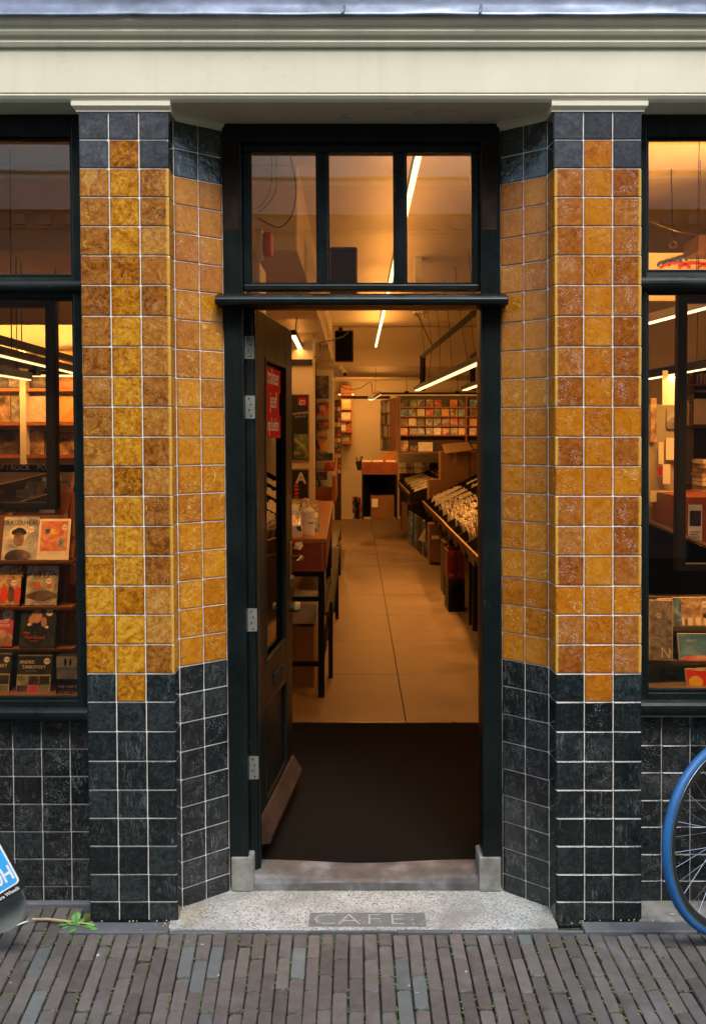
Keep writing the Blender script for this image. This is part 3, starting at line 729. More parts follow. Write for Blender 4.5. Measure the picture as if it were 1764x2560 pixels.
def vis(b): return b[1] > -.80 and abs(b[0]) < 1.22
near = sorted([b for b in bricks if vis(b)], key=lambda b: -b[1])[:300]
ns = set(id(b) for b in near)
for b in bricks:
    xc, yc, w, L, bend = b
    dz = -.004 + R.gauss(0, .0022)
    rz = (.07 * min(1, max(0, (-xc - .05) / .6))) + R.gauss(0, .008)
    if id(b) in ns:
        me = BMG[R.randrange(4)] if R.random() < .065 else BM[R.randrange(8)]
        o = bpy.data.objects.new('paving_brick', me); COL.objects.link(o); o.parent = pv
        o.location = (xc, yc, dz); o.scale = (w - .0048, L - .007, 1); o.rotation_euler = (R.gauss(0, .009), R.gauss(0, .014), rz)
    elif abs(xc) < 3.2 and yc > -3.3:
        far.obox((xc, yc, -.03 + dz), ((w - .006) / 2, 0, 0), (0, (L - .008) / 2, 0), (0, 0, .026))
o = far.build('far_bricks', 'clinker', pv); o['kind'] = 'stuff'
# moss in the joints
ms = MB()
for b in near:
    if R.random() < .62:
        xc, yc, w, L, _ = b
        for k in range(R.randrange(6, 26)):
            if R.random() < .7: cx, cy = xc - w / 2 + R.gauss(0, .0018), yc + R.uniform(-.5, .2) * L
            else: cx, cy = xc + R.uniform(-.5, .5) * w, yc - L / 2 + R.gauss(0, .0025)
            r = R.uniform(.0015, .0055); z = R.uniform(-.009, -.0005)
            a = R.uniform(0, 6.28)
            ms.add([(cx + r * math.cos(a + q), cy + r * math.sin(a + q), z + R.uniform(-.001, .003)) for q in (0, 1.6, 3.1, 4.7)], [(0, 1, 2, 3)])
tag(ms.build('moss', 'moss'), 'green moss growing in the joints of the paving bricks', 'moss', kind='stuff')
# gravelly litter at the foot of the pillars
gr = MB()
for k in range(420):
    side = R.random()
    if side < .45: cx = R.gauss(-.62, .05); cy = R.gauss(.05, .06)
    elif side < .8: cx = R.uniform(-1.0, 1.2); cy = R.gauss(-.012, .012)
    else: cx = R.uniform(-.4, .5); cy = R.gauss(.225, .012)
    if cx < -.655 and cy > -.004: continue
    r = R.uniform(.001, .0035)
    gr.add([(cx - r, cy - r, .002), (cx + r, cy - r * .6, .002), (cx + r * .7, cy + r, .002), (cx - r * .6, cy + r * .8, .002), (cx, cy, .003 + r)], [(0, 1, 4), (1, 2, 4), (2, 3, 4), (3, 0, 4)])
tag(gr.build('grit', 'straw'), 'loose grit and crumbs gathered along the foot of the shopfront', 'grit', kind='stuff')
# small things on the ground
def leaf_shape(mb, c, L, w, ang, tilt, lob=0.0, n=9):
    c = Vector(c); pts = [c]
    d = Vector((math.cos(ang) * math.cos(tilt), math.sin(ang) * math.cos(tilt), math.sin(tilt))); s = Vector((-math.sin(ang), math.cos(ang), 0)); u = d.cross(s) * -1
    k = len(mb.v); L_ = []; R_ = []; M_ = []
    for i in range(n + 1):
        t = i / n; ww = w * math.sin(math.pi * min(1, t * 1.02)) ** .7 * (1 + lob * math.sin(t * 22)); bend = -.35 * L * t * t
        p = c + d * (L * t) + Vector((0, 0, bend)); L_.append(p + s * ww + u * ww * .3); R_.append(p - s * ww + u * ww * .3); M_.append(p)
    mb.v += L_ + M_ + R_
    for i in range(n):
        for o_ in (0, n + 1): mb.f.append((k + o_ + i, k + o_ + n + 1 + i, k + o_ + n + 2 + i, k + o_ + 1 + i))
wd = empty('weed', (Q(172, 2090, -.04).x, -.045, 0), label='small bright green weed sprouting from the joint at the foot of the left pillar', cat='weed')
wx = ORG[wd.name].x
for dx, dy, L, ww, an, ti in ((0, .0, .055, .013, 1.9, 1.15), (.004, 0, .05, .012, 1.2, .5), (-.004, .002, .045, .011, 2.6, .45), (.03, -.012, .045, .014, .3, .35), (.055, -.02, .032, .013, .1, .25), (-.03, .006, .035, .008, 3.3, .4), (.01, -.02, .04, .009, 4.2, .3), (-.008, .015, .06, .015, 1.45, 1.0), (.045, -.005, .03, .012, 1.3, .6), (-.02, -.005, .03, .006, 3.9, .3)):
    l = MB(); leaf_shape(l, (wx + dx, -.045 + dy, .003), L, ww, an, ti, .22); l.build('leaf', 'leaf_green', wd)
st = MB(); st.tube([(wx, -.045, 0), (wx + .002, -.043, .02), (wx + .0, -.04, .045)], [.002, .0016, .001], 5); st.tube([(wx, -.045, .004), (wx + .03, -.057, .008), (wx + .055, -.065, .004)], .0013, 5); st.build('stem', 'leaf_green', wd)
tw = MB(); a = Q(78, 2079, -.0); 
tw.tube([(Q(76, 2078, .0).x, -.012, .010), (Q(110, 2078, 0).x, -.010, .009), (Q(145, 2082, -.01).x, -.022, .009), (Q(185, 2086, -.03).x, -.035, .007), (Q(215, 2092, -.04).x, -.045, .005)], [.0035, .005, .0045, .003, .002], 7)
tag(tw.build('dry_stalk', 'straw'), 'dry brown stalk lying behind the weed', 'stalk')
wl_ = MB(); leaf_shape(wl_, (Q(70, 2081, 0).x, -.02, .008), .05, .0065, math.pi + .25, .02)
tag(wl_.build('feather', 'pure_white'), 'small white feather lying at the end of the dry stalk', 'feather')
yl = MB(); leaf_shape(yl, (Q(1508, 2072, .05).x, .03, .008), .026, .006, .1, .3)
tag(yl.build('dry_leaf', 'straw'), 'tiny yellow dry leaf on the pale footing beside the right pillar', 'leaf')

def OR2(n): return ORD[n] if n < 16 else ('seventeenth', 'eighteenth', 'nineteenth', 'twentieth', 'twenty-first', 'twenty-second', 'twenty-third', 'twenty-fourth', 'twenty-fifth', 'twenty-sixth', 'twenty-seventh', 'twenty-eighth', 'twenty-ninth', 'thirtieth', 'last')[min(14, n - 16)]

# ================================================================== INSIDE THE SHOP
def D(d): return CY + d                          # depth from the camera -> world Y
FZ = .055; CZ = 3.26; LZ = 2.78; XW0, XW1 = -3.4, 2.75; YB = D(21.0)
YF = .40
fl = tag(bpy.data.objects.new('floor', None), kind='structure'); COL.objects.link(fl); ORG['floor'] = Vector()
MB().box(XW0, XW1, .42, YB, -.10, FZ - .012).build('subfloor', 'gap_dark', fl)
PM = bpy.data.meshes.new('floor_panel')
b_ = MB().box(-.5, .5, -.5, .5, -.01, 0); PM.from_pydata([tuple(v) for v in b_.v], [], b_.f); PM.materials.append(MATS['floor_plate'])
ymat = yground(1635, FZ) ; yj = [ymat + .012]
for y in (1525, 1450, 1390): yj.append(yground(y, FZ))
while yj[-1] < YB: yj.append(yj[-1] + 1.24)
xj = [XW0, -2.15, -.93, .29, 1.51, XW1]
for i in range(len(yj) - 1):
    for j in range(5):
        o = bpy.data.objects.new('floor_panel', PM); COL.objects.link(o); o.parent = fl
        sh = 0
        o.location = ((xj[j] + xj[j + 1]) / 2, (yj[i] + min(YB, yj[i + 1])) / 2, FZ + R.uniform(-.0012, .0008))
        o.scale = (xj[j + 1] - xj[j] - .007, min(YB, yj[i + 1]) - yj[i] - .006, 1)
for j in range(5):
    if j in (2,): continue
    o = bpy.data.objects.new('floor_panel', PM); COL.objects.link(o); o.parent = fl
    xa_, xb_ = xj[j], xj[j + 1]
    if j == 1: xb_ = -1.1
    if j == 3: xa_ = 1.0
    if j == 1 or j == 0 or j >= 3: o.location = ((xa_ + xb_) / 2, (.42 + ymat) / 2, FZ); o.scale = (xb_ - xa_ - .006, ymat - .42 - .01, 1)
mt = empty('door_mat', (0, 1.3, FZ), label='large dark brown fibre mat filling the entrance just inside the threshold', cat='mat')
MB().box(-1.09, .99, .4005, ymat - .002, FZ - .03, FZ - .004).build('mat_pile', 'mat_fibre', mt)
MB().box(-1.09, .99, ymat - .0015, ymat + .010, FZ - .03, FZ + .003).build('edge_strip', 'brass', mt)
# room shell
def shell(name, mat, *boxes):
    m_ = MB()
    for b in boxes: m_.box(*b)
    return tag(m_.build(name, mat), kind='structure')
shell('ceiling', 'ceiling_plaster', (XW0 - .1, XW1 + .1, .42, D(15.4), CZ, CZ + .1), (XW0 - .1, XW1 + .1, D(16.4), YB + .1, 2.84, 2.95))
shell('wall_left', 'plaster', (XW0 - .1, XW0, .42, YB, -.1, CZ))
shell('wall_right', 'plaster', (XW1, XW1 + .1, .42, YB, -.1, CZ))
shell('wall_back', 'plaster', (XW0, XW1, YB, YB + .1, -.1, CZ))
shell('wall_front', 'plaster', (XW0, XW1, .4205, .46, 2.93, CZ), (XW0, -2.46, .42, .46, -.1, 2.93), (2.46, XW1, .42, .46, -.1, 2.93))
o = MB().box(XW0, -.33, D(5.9), D(14.6), LZ, CZ - .002).build('bulkhead', 'ceiling_plaster', None, bevel=.01); tag(o, 'boxed-in ceiling bulkhead running deep into the shop on the left', 'bulkhead')
o = MB().box(XW0, XW1, D(14.6), D(16.5), 2.70, CZ - .004).build('ceiling_beam', 'plaster', None, bevel=.01); tag(o, 'broad plastered beam crossing the ceiling near the back of the shop', 'beam')

def pbox(x0, y0, x1, y1, d, th, name, mat, par=None, bevel=0.0, src=True):
    """box whose front face fills the measured rectangle at distance d; th is its real depth"""
    f = SQ if src else Q
    a = f(x0, y1, D(d)); b = f(x1, y0, D(d))
    return MB().box(min(a.x, b.x), max(a.x, b.x), D(d), D(d) + th, min(a.z, b.z), max(a.z, b.z)).build(name, mat, par, bevel=bevel)

# ---------------- lamps
WARM = (1.0, .405, .082)
def strip(label, p0, p1, w=.045, hgt=.05, watts=30, glow='lamp_glow', group=None, area=True, wires=2, tilt=0, housing='white_trim', ceil=CZ, nl=3, up=.15, dist=None, spread=180):
    p0 = Vector(p0); p1 = Vector(p1); c = (p0 + p1) / 2; d = (p1 - p0).normalized(); L = (p1 - p0).length
    e = empty('strip_lamp', c, label=label, cat='lamp', group=group)
    s = d.cross(Vector((0, 0, 1))).normalized(); u = s.cross(d)
    MB().obox(c + u * (hgt * .5), d * L / 2, s * w * .5, u * hgt * .45).build('housing', housing, e)
    MB().obox(c - u * .003, d * (L / 2 - .01), s * w * .42, u * .003).build('diffuser', glow, e)
    m_ = MB()
    for k in range(wires):
        q = p0 + (p1 - p0) * ((k + .5) / wires) + u * hgt
        m_.tube([q, (q.x + .01, q.y, ceil)], .0022, 4)
    if wires: m_.build('suspension_wire', 'black_metal', e)
    if area:
        for k in range(nl):
          for way in ((1, -1) if up else (1,)):
            l = bpy.data.lights.new('tube', 'AREA'); l.shape = 'RECTANGLE'; l.size = L / nl * .9; l.size_y = w; l.color = WARM; l.spread = math.radians(spread)
            l.energy = watts * KE / nl * (1 if way > 0 else up) * (dist[k] if dist else 1)
            o = bpy.data.objects.new('tube', l); COL.objects.link(o); o.parent = e
            pos = (p0 + d * L * (k + .5) / nl - u * (.012 if way > 0 else -(hgt + .012))) - Vector(e.location)
            x = d; z = u * way; y = z.cross(x)
            o.matrix_local = Matrix.Translation(pos) @ Matrix((x, y, z)).transposed().to_4x4()
    return e
g1 = 'strip lamps hung from the shop ceiling'
strip('long bright strip lamp hanging over the aisle, running from the transom into the shop', SQ(1046, 387, D(4.45)), SQ(939, 867, D(14.1)), .030, watts=28, group=g1, nl=6, dist=[.6, .7, .9, 1.1, 1.5, 1.5], up=1.5)
strip('short bright strip lamp hanging left of the open door leaf', SQ(733, 838, D(9.2)), SQ(762, 895, D(12.0)), .05, watts=11, group=g1, ceil=LZ, housing='black_metal', nl=1)
strip('small strip lamp further back on the left above the record shelves', SQ(783, 938, D(15.3)), SQ(803, 965, D(18.6)), .05, watts=60, group=g1, ceil=LZ, wires=1, nl=1)
strip('small slanting strip lamp in front of the back wall shelves', SQ(926, 999, D(13.5)), SQ(947, 986, D(16.0)), .07, watts=32, group=g1, ceil=2.7, wires=1, nl=1)
# black hanging frame with a light bar
def hframe(label, pu0, pu1, pl0, pl1, watts, post=True):
    pu0, pu1, pl0, pl1 = map(Vector, (pu0, pu1, pl0, pl1)); c = (pu0 + pl1) / 2
    e = empty('hanging_light_frame', c, label=label, cat='lamp', group='black light frames hung over the record bins')
    m_ = MB(); m_.tube([pu0, pu1], .035, 4); m_.build('top_rail', 'black_metal', e)
    if post: MB().tube([pu0, (pu0.x, pu0.y, pl0.z)], .035, 4).build('post', 'black_metal', e)
    d = (pl1 - pl0).normalized(); s = d.cross(Vector((0, 0, 1))).normalized()
    MB().obox((pl0 + pl1) / 2 + Vector((0, 0, .028)), (pl1 - pl0) / 2, s * .04, (0, 0, .022)).build('light_rail', 'black_metal', e)
    MB().obox((pl0 + pl1) / 2, (pl1 - pl0) / 2 * .99, s * .028, (0, 0, .004)).build('diffuser', 'lamp_glow_soft', e)
    w_ = MB()
    n = 6
    for k in range(n):
        t = (k + .3) / n; a = pu0 + (pu1 - pu0) * t; b = pl0 + (pl1 - pl0) * t
        w_.tube([a, b + Vector((0, 0, .04))], .003, 4); w_.tube([a, (a.x - .06, a.y, CZ)], .0025, 4)
    w_.build('suspension_wire', 'black_metal', e)
    L = (pl1 - pl0).length
    l = bpy.data.lights.new('tube', 'AREA'); l.shape = 'RECTANGLE'; l.size = L * .95; l.size_y = .06; l.energy = watts * KE; l.color = WARM; l.spread = math.radians(95)
    o = bpy.data.objects.new('tube', l); COL.objects.link(o); o.parent = e
    z = Vector((0, 0, 1)); x = d; y = z.cross(x).normalized(); x = y.cross(z)
    o.matrix_local = Matrix.Translation((pl0 + pl1) / 2 - c - Vector((0, 0, .01))) @ Matrix((x, y, z)).transposed().to_4x4()
hframe('black hanging light frame over the right-hand record bins, with a square end post', SQ(1056, 890, D(13)), SQ(1215, 757, D(8)), SQ(1041, 977, D(13)), SQ(1260, 880, D(7.2)), 60)
hframe('second black hanging light frame half hidden by the right door jamb', SQ(1181, 890, D(13)), SQ(1330, 800, D(9)), SQ(1160, 976, D(13)), SQ(1290, 930, D(8.5)), 40)
# far light rail
e = empty('light_rail', SQ(1070, 984, D(16)), label='thin dark rail hung level in front of the back shelves', cat='rail')
pbox(946, 981, 1215, 986, 16, .05, 'rail', 'wood_dark', e)
for xx in (1016, 1143): pbox(xx - 5, 978, xx + 5, 983, 15.98, .08, 'hanger', 'black_metal', e)
w_ = MB()
for xx in (1016, 1143): w_.tube([SQ(xx, 979, D(16)), SQ(xx, 940, D(16))], .004, 4)
w_.build('suspension_wire', 'black_metal', e)
pbox(852, 990, 975, 997, 19.5, .05, 'wall_rail', 'wood_dark', e)
for xx, en in ((885, 11), (935, 11)):  # fill lights added behind the wall rail to brighten the back wall
    l = bpy.data.lights.new('rail_fill', 'AREA'); l.shape = 'RECTANGLE'; l.size = .5; l.size_y = .05; l.energy = en * KE; l.color = WARM; o = bpy.data.objects.new('rail_fill', l); COL.objects.link(o)
    o.location = SQ(xx, 994, D(19.6)) - ORG[e.name]; o.rotation_euler = (math.radians(72), 0, 0); o.parent = e

# added window lamps: a bar just inside the head of each shop window
def window_lamp(label, xa, xb, y, z, watts):
    e = strip(label, (xa, y, z), (xb, y, z), .06, watts=watts, glow='lamp_glow', wires=2, ceil=CZ, housing='black_metal', nl=1, group=g1)
# ---------------- things hung in the air
sp = empty('loudspeaker', SQ(860, 863, D(12)), label='black loudspeaker hanging under the ceiling above the aisle', cat='loudspeaker')
pbox(837, 826, 883, 902, 12, .26, 'cabinet', 'black_metal', sp, .012); pbox(840, 829, 880, 899, 11.985, .012, 'grille', 'dark_cloth', sp, .004); pbox(846, 818, 856, 827, 12.1, .05, 'bracket', 'black_metal', sp)
sp = empty('loudspeaker', Q(776, 600, D(6.6)), label='dark grey loudspeaker seen through the middle transom pane', cat='loudspeaker')
pbox(745, 558, 808, 660, 6.6, .25, 'cabinet', 'wood_dark', sp, .012, False); pbox(748, 561, 805, 657, 6.585, .012, 'grille', 'dark_cloth', sp, .004, False)
cb = empty('alarm_light', Q(600, 552, D(5.2)), label='orange alarm light on a white base, seen through the left transom pane', cat='alarm light')
a = Q(603, 553, D(5.2))
MB().box(a.x - .045, a.x - .018, a.y - .03, a.y + .04, a.z - .075, a.z + .075).build('base', 'plastic_white', cb, bevel=.006)
MB().box(a.x - .0175, a.x + .030, a.y - .028, a.y + .036, a.z - .06, a.z + .06).build('lens', 'orange_plastic', cb, bevel=.014)
MB().box(a.x - .3, a.x - .03, a.y - .02, a.y + .3, LZ - .75, a.z - .09).build('mounting_box', 'white_trim', cb, bevel=.006)
sc = empty('security_camera', SQ(858, 930, D(14.4)), label='small white security camera under the far ceiling beam', cat='camera')
MB().lathe(SQ(850, 921, D(14.4)), [(.02, .05), (.025, 0), (.02, -.02)], 10).build('mount', 'white_trim', sc)
q = SQ(860, 928, D(14.4)); MB().tube([q + Vector((-.04, .03, .03)), q + Vector((.01, -.05, -.04))], .035, 10).build('body', 'white_trim', sc)
MB().tube([q + Vector((.01, -.052, -.041)), q + Vector((.013, -.06, -.047))], .028, 10).build('lens', 'black_metal', sc)
def cable(label, pts, r=.006, mat='black_ink'):
    P_ = [SQ(x, y, D(d)) for x, y, d in pts]; out = []
    for i in range(len(P_) - 1):
        for k in range(4):
            t = k / 4; p0 = P_[max(0, i - 1)]; p1 = P_[i]; p2 = P_[i + 1]; p3 = P_[min(len(P_) - 1, i + 2)]
            out.append(.5 * ((2 * p1) + (p2 - p0) * t + (2 * p0 - 5 * p1 + 4 * p2 - p3) * t * t + (3 * p1 - p0 - 3 * p2 + p3) * t ** 3))
    out.append(P_[-1]); tag(MB().tube(out, r, 5).build('cable', mat, None, smooth=True), label, 'cable')
cable('black cable sagging between the strip lamp and the loudspeaker', [(738, 832, 9.1), (741, 800, 9.2), (744, 762, 9.5)], .006)
cable('black cable looping from the record shelves up to the loudspeaker', [(785, 893, 10.6), (798, 885, 10.8), (803, 868, 11), (799, 857, 11.2), (830, 850, 11.6), (860, 840, 11.9), (876, 824, 12)], .007)
cable('loop of black cable hanging behind the left transom pane', [(724, 386, 5.0), (736, 440, 5.0), (740, 485, 5.0), (728, 540, 5.0), (700, 568, 5.0), (672, 560, 5.0), (645, 545, 5.0)], .0035)
cable('bundle of grey wires curving behind the left transom pane', [(690, 386, 4.9), (692, 430, 4.9), (688, 480, 4.9), (665, 515, 4.9), (645, 530, 4.9)], .0035, 'grey_ink')
cable('second grey wire curving behind the left transom pane', [(678, 386, 4.9), (680, 430, 4.9), (674, 480, 4.9), (658, 508, 4.9), (645, 520, 4.9)], .003, 'grey_ink')
cable('thin cable drooping from the far beam to the small strip lamp', [(850, 965, 17), (870, 973, 17), (900, 970, 17), (925, 955, 17), (930, 975, 16.5), (929, 992, 16)], .006)
ce = empty('ceiling_socket', SQ(1040, 782, D(9)), label='white ceiling socket with two plugs and a dangling lead', cat='socket')
MB().box(SQ(1034, 790, D(9)).x, SQ(1053, 790, D(9)).x, D(9) - .1, D(9) + .1, SQ(1040, 786, D(9)).z, CZ).build('box', 'white_trim', ce, bevel=.005)
q = SQ(1063, 786, D(9)); MB().tube([q + Vector((0, 0, .03)), q - Vector((0, 0, .03))], [.02, .012], 8).build('plug', 'white_trim', ce)
cable('black lead running from the ceiling socket down to the light frame', [(1042, 785, 9), (1050, 800, 9.3), (1058, 818, 10), (1072, 848, 11.5), (1079, 862, 12.5)], .006)

# ---------------- the open door
dr = empty('shop_door', (-.386, .345, .078), (0, 0, math.radians(84.7)), 'black wooden door with a tall glass pane, standing open into the shop on the left', 'door')
DW, DH, DT = .88, 2.158, .044
def dbox(x0, x1, z0, z1, y0, y1, name, mat, par=dr, bevel=.003): return MB().box(x0, x1, y0, y1, z0, z1).build(name, mat, par, local=True, bevel=bevel)
gx0, gx1, gz0, gz1 = .175, .70, .73, 1.985
dbox(0, gx0, 0, DH, 0, DT, 'stile', 'door_paint'); dbox(gx1, DW, 0, DH, 0, DT, 'stile', 'door_paint')
dbox(gx0 + .0005, gx1 - .0005, gz1, DH, .0005, DT - .0005, 'top_rail', 'door_paint')
dbox(gx0 + .0005, gx1 - .0005, .56, gz0, .0005, DT - .0005, 'lock_rail', 'door_paint')
dbox(gx0 + .0005, gx1 - .0005, 0, .16, .0005, DT - .0005, 'bottom_rail', 'door_paint')
dbox(gx0 - .002, gx1 + .002, .158, .562, .014, .030, 'panel', 'door_paint')
m_ = MB()
for z0, z1 in ((gz0, gz1), (.16, .56)):
    m_.box(gx0 + .0005, gx0 + .016, -.004, .012, z0, z1); m_.box(gx1 - .016, gx1 - .0005, -.004, .012, z0, z1)
    m_.box(gx0 + .0165, gx1 - .0165, -.004, .012, z0, z0 + .016); m_.box(gx0 + .0165, gx1 - .0165, -.004, .012, z1 - .016, z1)
m_.build('glazing_bead', 'door_paint', dr, local=True, bevel=.003)
dbox(gx0 + .002, gx1 - .002, gz0 + .002, gz1 - .002, .020, .024, 'pane', 'door_glass', bevel=0)
# weatherboard sloping out at the foot
m_ = MB(); pr_ = [(-.001, .045), (-.045, .055), (-.050, .085), (-.012, .150), (-.001, .155)]
m_.sweepx([(y, z) for y, z in pr_], .03, DW - .02); m_.build('weatherboard', 'worn_board', dr, local=True, bevel=.003)
# letter plate
dbox(.36, .56, .60, .655, -.008, .0, 'letter_plate', 'black_metal'); 
hb = MB(); 
for sgn in (-1, 1):
    y = -.002 if sgn < 0 else DT + .002
    hb.tube([(.81, y, 1.10), (.81, y + sgn * .05, 1.10), (.79, y + sgn * .058, 1.10), (.71, y + sgn * .055, 1.098), (.695, y + sgn * .05, 1.094)], [.009, .010, .009, .008, .006], 8)
hd = hb.build('handle', 'brass', dr, local=True, smooth=True)
MB().box(.785, .838, -.006, -.0005, .96, 1.17).build('handle_plate', 'brass', hd, local=True, bevel=.002)
MB().tube([(.812, -.006, 1.0), (.812, -.020, 1.0)], .013, 12).build('lock_cylinder', 'brass', dr, local=True)
MB().lathe((0, 0, 0), [(.022, 0), (.026, .02), (.020, .045)], 12).build('knob', 'brass', dr, local=True)
k_ = bpy.data.objects[[k for k in ORG][-1]]; k_.location = (.845, .0, .86); k_.rotation_euler = (math.pi / 2, 0, 0)
# red sticker in three lobes, with its words
stk = empty('door_sticker', (0, 0, 0), label='red sticker with white words on the glass of the open door', cat='sticker')
stk.rotation_euler = dr.rotation_euler; stk.location = dr.location
m_ = MB(); sx0, sx1, sz0, sz1 = .262, .655, 1.655, 1.985
sz1 = 1.955
h3 = (sz1 - sz0) / 3
for i, (a_, b_) in enumerate(((0, 0), (.045, -.035), (.0, .0))):
    m_.box(sx0 + a_, sx1 + b_, .0165 - i * .0003, .0195, sz1 - h3 * (i + 1) + (0 if i == 2 else -.001), sz1 - h3 * i)
m_.build('sheet', 'red_sticker', stk, local=True)
for i, (t_, s_) in enumerate((('trakteer', .10), ('jezelf', .10), ('op Leiden', .085))):
    text(t_, s_, ((sx0 + sx1) / 2 + (.005 if i == 1 else 0), .0150, sz1 - h3 * (i + 1) + .030), 'pure_white', stk, sx=.82)

# ---------------- left display table
DL = 6.66
tb = empty('display_table', (-.6, D(8.5), FZ), label='orange brown browsing table with black steel legs, left of the aisle', cat='table')
zt = SQ(816, 1347, D(DL)).z; za = SQ(816, 1429, D(DL)).z; xr0 = SQ(816, 1347, D(DL)).x; D2 = 10.5; xr1 = SQ(832, 1252, D(D2)).x; xl = -1.25
MB().prism([(xl, D(DL)), (xr0, D(DL)), (xr1, D(D2)), (xl, D(D2))], zt - .03, zt).build('top', 'wood_orange', tb, bevel=.004)
MB().box(xl, xr0 - .028, D(DL) + .004, D(DL) + .03, za, zt - .031).build('front_panel', 'wood_red', tb)
MB().prism([(xr0 - .024, D(DL) + .004), (xr0 - .002, D(DL) + .004), (xr1 - .002, D(D2) - .004), (xr1 - .026, D(D2) - .004)], za, zt - .031).build('side_panel', 'wood_red', tb)
for dx, dd in ((xr0 - .055, DL + .02), (xr0 - .06, DL + 1.9), (xr1 - .05, D2 - .08), (xl + .05, DL + .02), (xl + .05, D2 - .08)):
    MB().box(dx, dx + .04, D(dd), D(dd) + .04, FZ, za - .001).build('leg', 'black_metal', tb)
m_ = MB()
for zz in (FZ + .20, FZ + .62): m_.box(xl + .09, xr0 - .056, D(DL) + .03, D(DL) + .055, zz, zz + .03)
m_.box(xl + .06, xr0 - .05, D(DL) + .022, D(DL) + .06, za - .035, za - .0015)
for zz in (FZ + .20, FZ + .50): m_.box(xr0 - .05, xr0 - .02, D(DL) + .062, D(DL) + 1.9, zz, zz + .03)
m_.build('stretcher', 'black_metal', tb)
# dark front edges of the racks behind it
for i, (d0, d1, x_, z0, z1) in enumerate(((7.2, 9.6, -.165, .50, .93), (9.9, 12.6, -.19, .38, .90), (12.8, 15.5, -.23, .3, .9))):
    rk = empty('floor_rack', (x_ - .2, D((d0 + d1) / 2), FZ), label='narrow dark rack of film cases along the left of the aisle, %s from the door' % ORD[i], cat='rack', group='dark racks along the left of the aisle')
    MB().box(x_ - .3, x_ - .02, D(d0), D(d1), z0, z0 + .02).build('shelf', 'wood_dark', rk); 
    MB().box(x_ - .018, x_, D(d0), D(d1), z0 - .02, z0 + .09).build('front_board', 'black_metal', rk)
    for q in (d0 + .02, d1 - .06): MB().box(x_ - .03, x_, D(q), D(q) + .04, FZ, z0 - .021).build('leg', 'black_metal', rk)
PALC = {'white': 'card_white'}
cover('art_dark', [(.012, .012, .014), (.06, .045, .04), (.22, .16, .12)]); cover('art_grey', [(.05, .05, .05), (.22, .21, .19), (.50, .48, .42)])
cover('art_red', [(.10, .015, .01), (.42, .05, .03), (.62, .28, .18)]); cover('art_orange', [(.35, .10, .02), (.60, .24, .04), (.68, .42, .16)], 3)
cover('art_blue', [(.02, .05, .12), (.06, .18, .36), (.35, .46, .50)]); cover('art_pale', [(.42, .38, .30), (.62, .58, .48), (.72, .70, .62)])
cover('art_green', [(.03, .05, .02), (.14, .18, .07), (.40, .42, .22)]); cover('art_sepia', [(.06, .035, .02), (.30, .19, .11), (.62, .47, .32)])
cover('art_pink', [(.30, .03, .08), (.66, .10, .18), (.74, .42, .36)], 4); cover('art_brown', [(.04, .02, .012), (.16, .08, .04), (.35, .2, .1)])
cover('cov_sky', [(.04, .14, .34), (.09, .26, .50), (.22, .42, .62)], 4, detail=9, dist=2.2); cover('cov_blue', [(.10, .15, .20), (.34, .37, .38), (.62, .58, .50)], 10, detail=9, dist=2.2); cover('cov_tan', [(.10, .09, .08), (.32, .30, .26), (.60, .56, .48)], 14, detail=9, dist=2.2)
cover('cov_warm', [(.12, .08, .05), (.34, .22, .12), (.62, .50, .30)], 16, detail=9, dist=2.2); cover('cov_green', [(.20, .23, .18), (.38, .42, .33), (.6, .62, .48)], 12, detail=9, dist=2.2); cover('cov_red', [(.40, .08, .05), (.62, .22, .12), (.75, .5, .3)], 18, detail=9, dist=2.2); cover('cov_pale', [(.60, .58, .50), (.74, .72, .64), (.82, .8, .74)], 8, detail=9, dist=2.2); cover('cov_deep', [(.010, .012, .014), (.03, .03, .032), (.06, .055, .05)], 8, detail=9, dist=2.2)
ART = ['art_dark', 'art_grey', 'art_red', 'art_orange', 'art_blue', 'art_pale', 'art_green', 'art_sepia', 'art_brown']
ANAME = {'art_dark': 'black', 'art_grey': 'grey', 'art_red': 'red', 'art_orange': 'orange', 'art_blue': 'blue', 'art_pale': 'cream', 'art_green': 'olive green', 'art_sepia': 'sepia', 'art_brown': 'brown', 'art_pink': 'pink'}
def case_mesh(mat, w, h, t):
    m_ = MB().box(-w / 2, w / 2, 0, t, 0, h); me = bpy.data.meshes.new('case'); me.from_pydata([tuple(v) for v in m_.v], [], m_.f)
    me.materials.append(MATS[mat]); me.materials.append(MATS['black_ink'])
    for p in me.polygons: p.material_index = 0 if p.index == 2 else 1
    return me
CM = {}
def case(name, mat, loc, rz=0.0, tilt=0.0, w=.14, h=.12, t=.010, label=None, cat='film case', group=None, parent=None):
    k = (mat, round(w, 3), round(h, 3), round(t, 3))
    if k not in CM: CM[k] = case_mesh(mat, w, h, t)
    o = bpy.data.objects.new(name, CM[k]); COL.objects.link(o); o.location = loc; o.rotation_euler = (tilt, 0, rz)
    if parent: o.parent = parent
    else: tag(o, label, cat, group)
    return o
